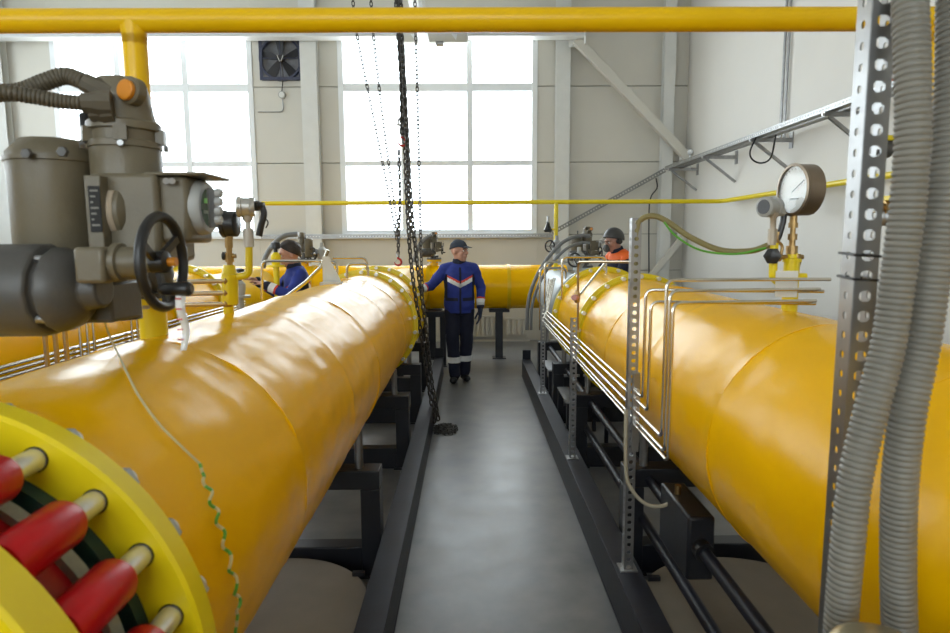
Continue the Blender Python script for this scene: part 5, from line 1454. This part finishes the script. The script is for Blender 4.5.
q = at(556, 246, Y1); hand_valve((q.x, Y1-0.06, q.z), 'small hand valve at the foot of the thin yellow drop pipe', 0.9, (-0.7, -0.7, 0))
q = at(570, 262, 6.3); hand_valve((XPR-0.17, 6.22, ZP+0.53), 'pale hand valve standing on the right pipe flange', 0.75, (-0.5, -0.85, 0))
# bent tube frames
def bent(pts, label, r_=0.008, m_=M_STEEL, rad=0.05):
    return tag(MB().tube(fillet(pts, rad, 6), r_, 8).build('bent_tube', m_), label, 'tube')
Yt = 4.7
bent([at(262, 300, Yt), at(262, 261, Yt), at(319, 261, Yt), at(337, 262, Yt), at(337, 283, Yt)], 'square bent steel tube in front of the bareheaded man', 0.010)
bent([at(286, 297, Yt-0.1), at(306, 282, Yt-0.1), at(321, 267, Yt-0.1), at(328, 250, Yt-0.1)], 'slanting steel tube crossing the blue jacket of the bareheaded man', 0.013)
bent([at(347, 285, 5.1), at(347, 264, 5.1), at(368, 264, 5.1), at(368, 276, 5.1)], 'small square bent tube left of the lower red hook', 0.010)
bent([at(333, 258, 5.2), at(367, 258, 5.2), at(367, 270, 5.2)], 'thin horizontal tube above the left pipe band', 0.009)
bent([at(578, 330, 4.45), at(578, 262, 4.45), at(632, 262, 3.6)], 'brass coloured tube rising beside the near band and running to the post', 0.008, mat('bronzed_tube', (0.40, 0.30, 0.17), 0.32, 1.0))
bent([at(562, 300, 5.6), at(562, 257, 5.6), at(606, 257, 5.6), at(606, 275, 5.6)], 'square bent steel tube over the right pipe band', 0.011)
bent([at(578, 297, 4.6), at(606, 262, 5.0)], 'thin slanting tube across the right pipe band', 0.010)
bent([at(540, 330, 6.4), at(540, 268, 6.4), at(566, 268, 6.4), at(566, 285, 6.4)], 'tall bent steel tube at the start of the right bundle', 0.012)
bent([at(545, 310, 6.3), at(545, 262, 6.3), at(585, 262, 6.3)], 'bent steel tube crossing the pale blue valve', 0.012)
# small red marked tube valve at the band
q = at(577, 297, 4.4)
r = thing('tube_valve', 'tiny tube valve with pinkish tag at the near right band', 'valve', q)
MB().lathe(q-Vector((0, 0, 0.04)), (0, 0, 1), [(0, 0.016), (0.03, 0.022), (0.06, 0.022), (0.09, 0.014)], 10).build('valve_body', M_BRASS, r)
MB().cyl(q, q+Vector((-0.03, -0.05, 0)), 0.020, 12).build('tag_knob', mat('pink_tag', (0.6, 0.3, 0.28), 0.6), r)
# bent sheet bracket on the left pipe
p = at(333, 281, 4.45)
r = thing('sheet_bracket', 'pale bent sheet bracket standing on the left pipe', 'bracket', p)
out = [(0, 0), (0.135, 0), (0.115, 0.05), (0.06, 0.16), (0.045, 0.20), (0.0, 0.20)]
MB().prism(out, (p.x-0.07, 4.45, ZP+RP-0.015), (1, 0, 0), (0, 0, 1), (0, 0.006, 0)).build('bracket_sheet', M_WALLB, r)
MB().box((p.x-0.07, 4.35, ZP+RP-0.01), (p.x+0.065, 4.456, ZP+RP+0.008)).build('bracket_foot', M_WALLB, r)
# three tubes from the left manifold over the back of the left pipe
for k, (py, xe_) in enumerate(((281, -1.62), (293, -1.66), (304, -1.70))):
    a0 = I(225, py, -0.02); lab = ('upper', 'middle', 'lower')[k]
    tag(MB().tube(fillet([a0, (xe_, a0.y-0.01, a0.z-0.01), (xe_, a0.y, 0.95-0.05*k), (xe_, 5.6, 0.95-0.05*k)], 0.05, 6), 0.0095, 10).build('impulse_tube', mat('bronzed_tube', (0.40, 0.30, 0.17), 0.32, 1.0)), '%s bronze tube leaving the left manifold post behind the handwheel' % lab, 'tube', 'bronze tubes of the left manifold')
# tube bundle along the farthest left pipe
XB = -2.56
for k, (zz, yy) in enumerate(((1.075, 4.09), (1.045, 4.17), (1.015, 4.24), (0.985, 4.72), (0.955, 4.80))):
    tag(MB().tube(fillet([(XB, 1.4, zz), (XB, yy, zz), (XB, yy, 1.52+0.02*k), (XP2, yy, 1.54+0.02*k)], 0.04, 6) if False else fillet([(XB, 7.2, zz), (XB, 1.2, zz)], 0.04), 0.010, 8).build('impulse_tube', M_STEEL), '%s steel tube along the farthest left pipe' % ('topmost', 'second', 'third', 'fourth', 'bottom')[k], 'tube', 'steel tubes of the farthest left pipe') if k < 3 else None
    tag(MB().tube(fillet([(XB+0.03, yy, 0.93), (XB+0.03, yy, 1.50+0.02*k), (XP2+0.1, yy, 1.50+0.02*k)], 0.04, 6), 0.010, 8).build('riser_tube', M_STEEL), '%s rising steel tube beside the farthest left pipe' % ('nearest', 'second nearest', 'third nearest', 'fourth nearest', 'last')[k], 'tube', 'rising tubes of the farthest left pipe')
# instruments standing over the farthest left pipe, seen past the handwheel
r = thing('manifold_post', 'small yellow manifold post on the farthest left pipe', 'manifold', (XP2, 4.6, ZP+RP))
MB().cyl((XP2, 4.6, ZP+RP-0.01), (XP2, 4.6, ZP+RP+0.22), 0.035, 18).build('post_body', M_LEMON, r)
MB().lathe((XP2, 4.6, ZP+RP+0.22), (0, 0, 1), [(0, 0.025), (0.05, 0.025), (0.05, 0.04), (0.09, 0.04), (0.09, 0.02), (0.15, 0.02)], 12).build('post_cap', M_BRASS, r)
for k, (px, py, Y_, lab) in enumerate(((276, 262, 6.6, 'yellow bracket plate and valve before the bareheaded man'), (240, 292, 5.6, 'small grey valve left of the bareheaded man'))):
    q = at(px, py, Y_)
    r = thing('small_valve', lab, 'valve', (q.x, Y_, 0))
    MB().cyl((q.x, Y_, 0), (q.x, Y_, q.z-0.05), 0.03, 14).build('riser', M_LEMON if k == 0 else M_LTGREY, r)
    MB().lathe((q.x, Y_, q.z-0.05), (0, 0, 1), [(0, 0.09), (0.02, 0.09), (0.02, 0.04), (0.08, 0.05), (0.12, 0.05), (0.15, 0.025)], 18).build('valve_body', M_LEMON if k == 0 else M_LTGREY, r)
    MB().lathe((q.x, Y_, q.z+0.10), (0, 0, 1), [(0, 0.02), (0.03, 0.02), (0.04, 0.05), (0.10, 0.045), (0.11, 0.02)], 14).build('knob', M_BLACKPL, r)
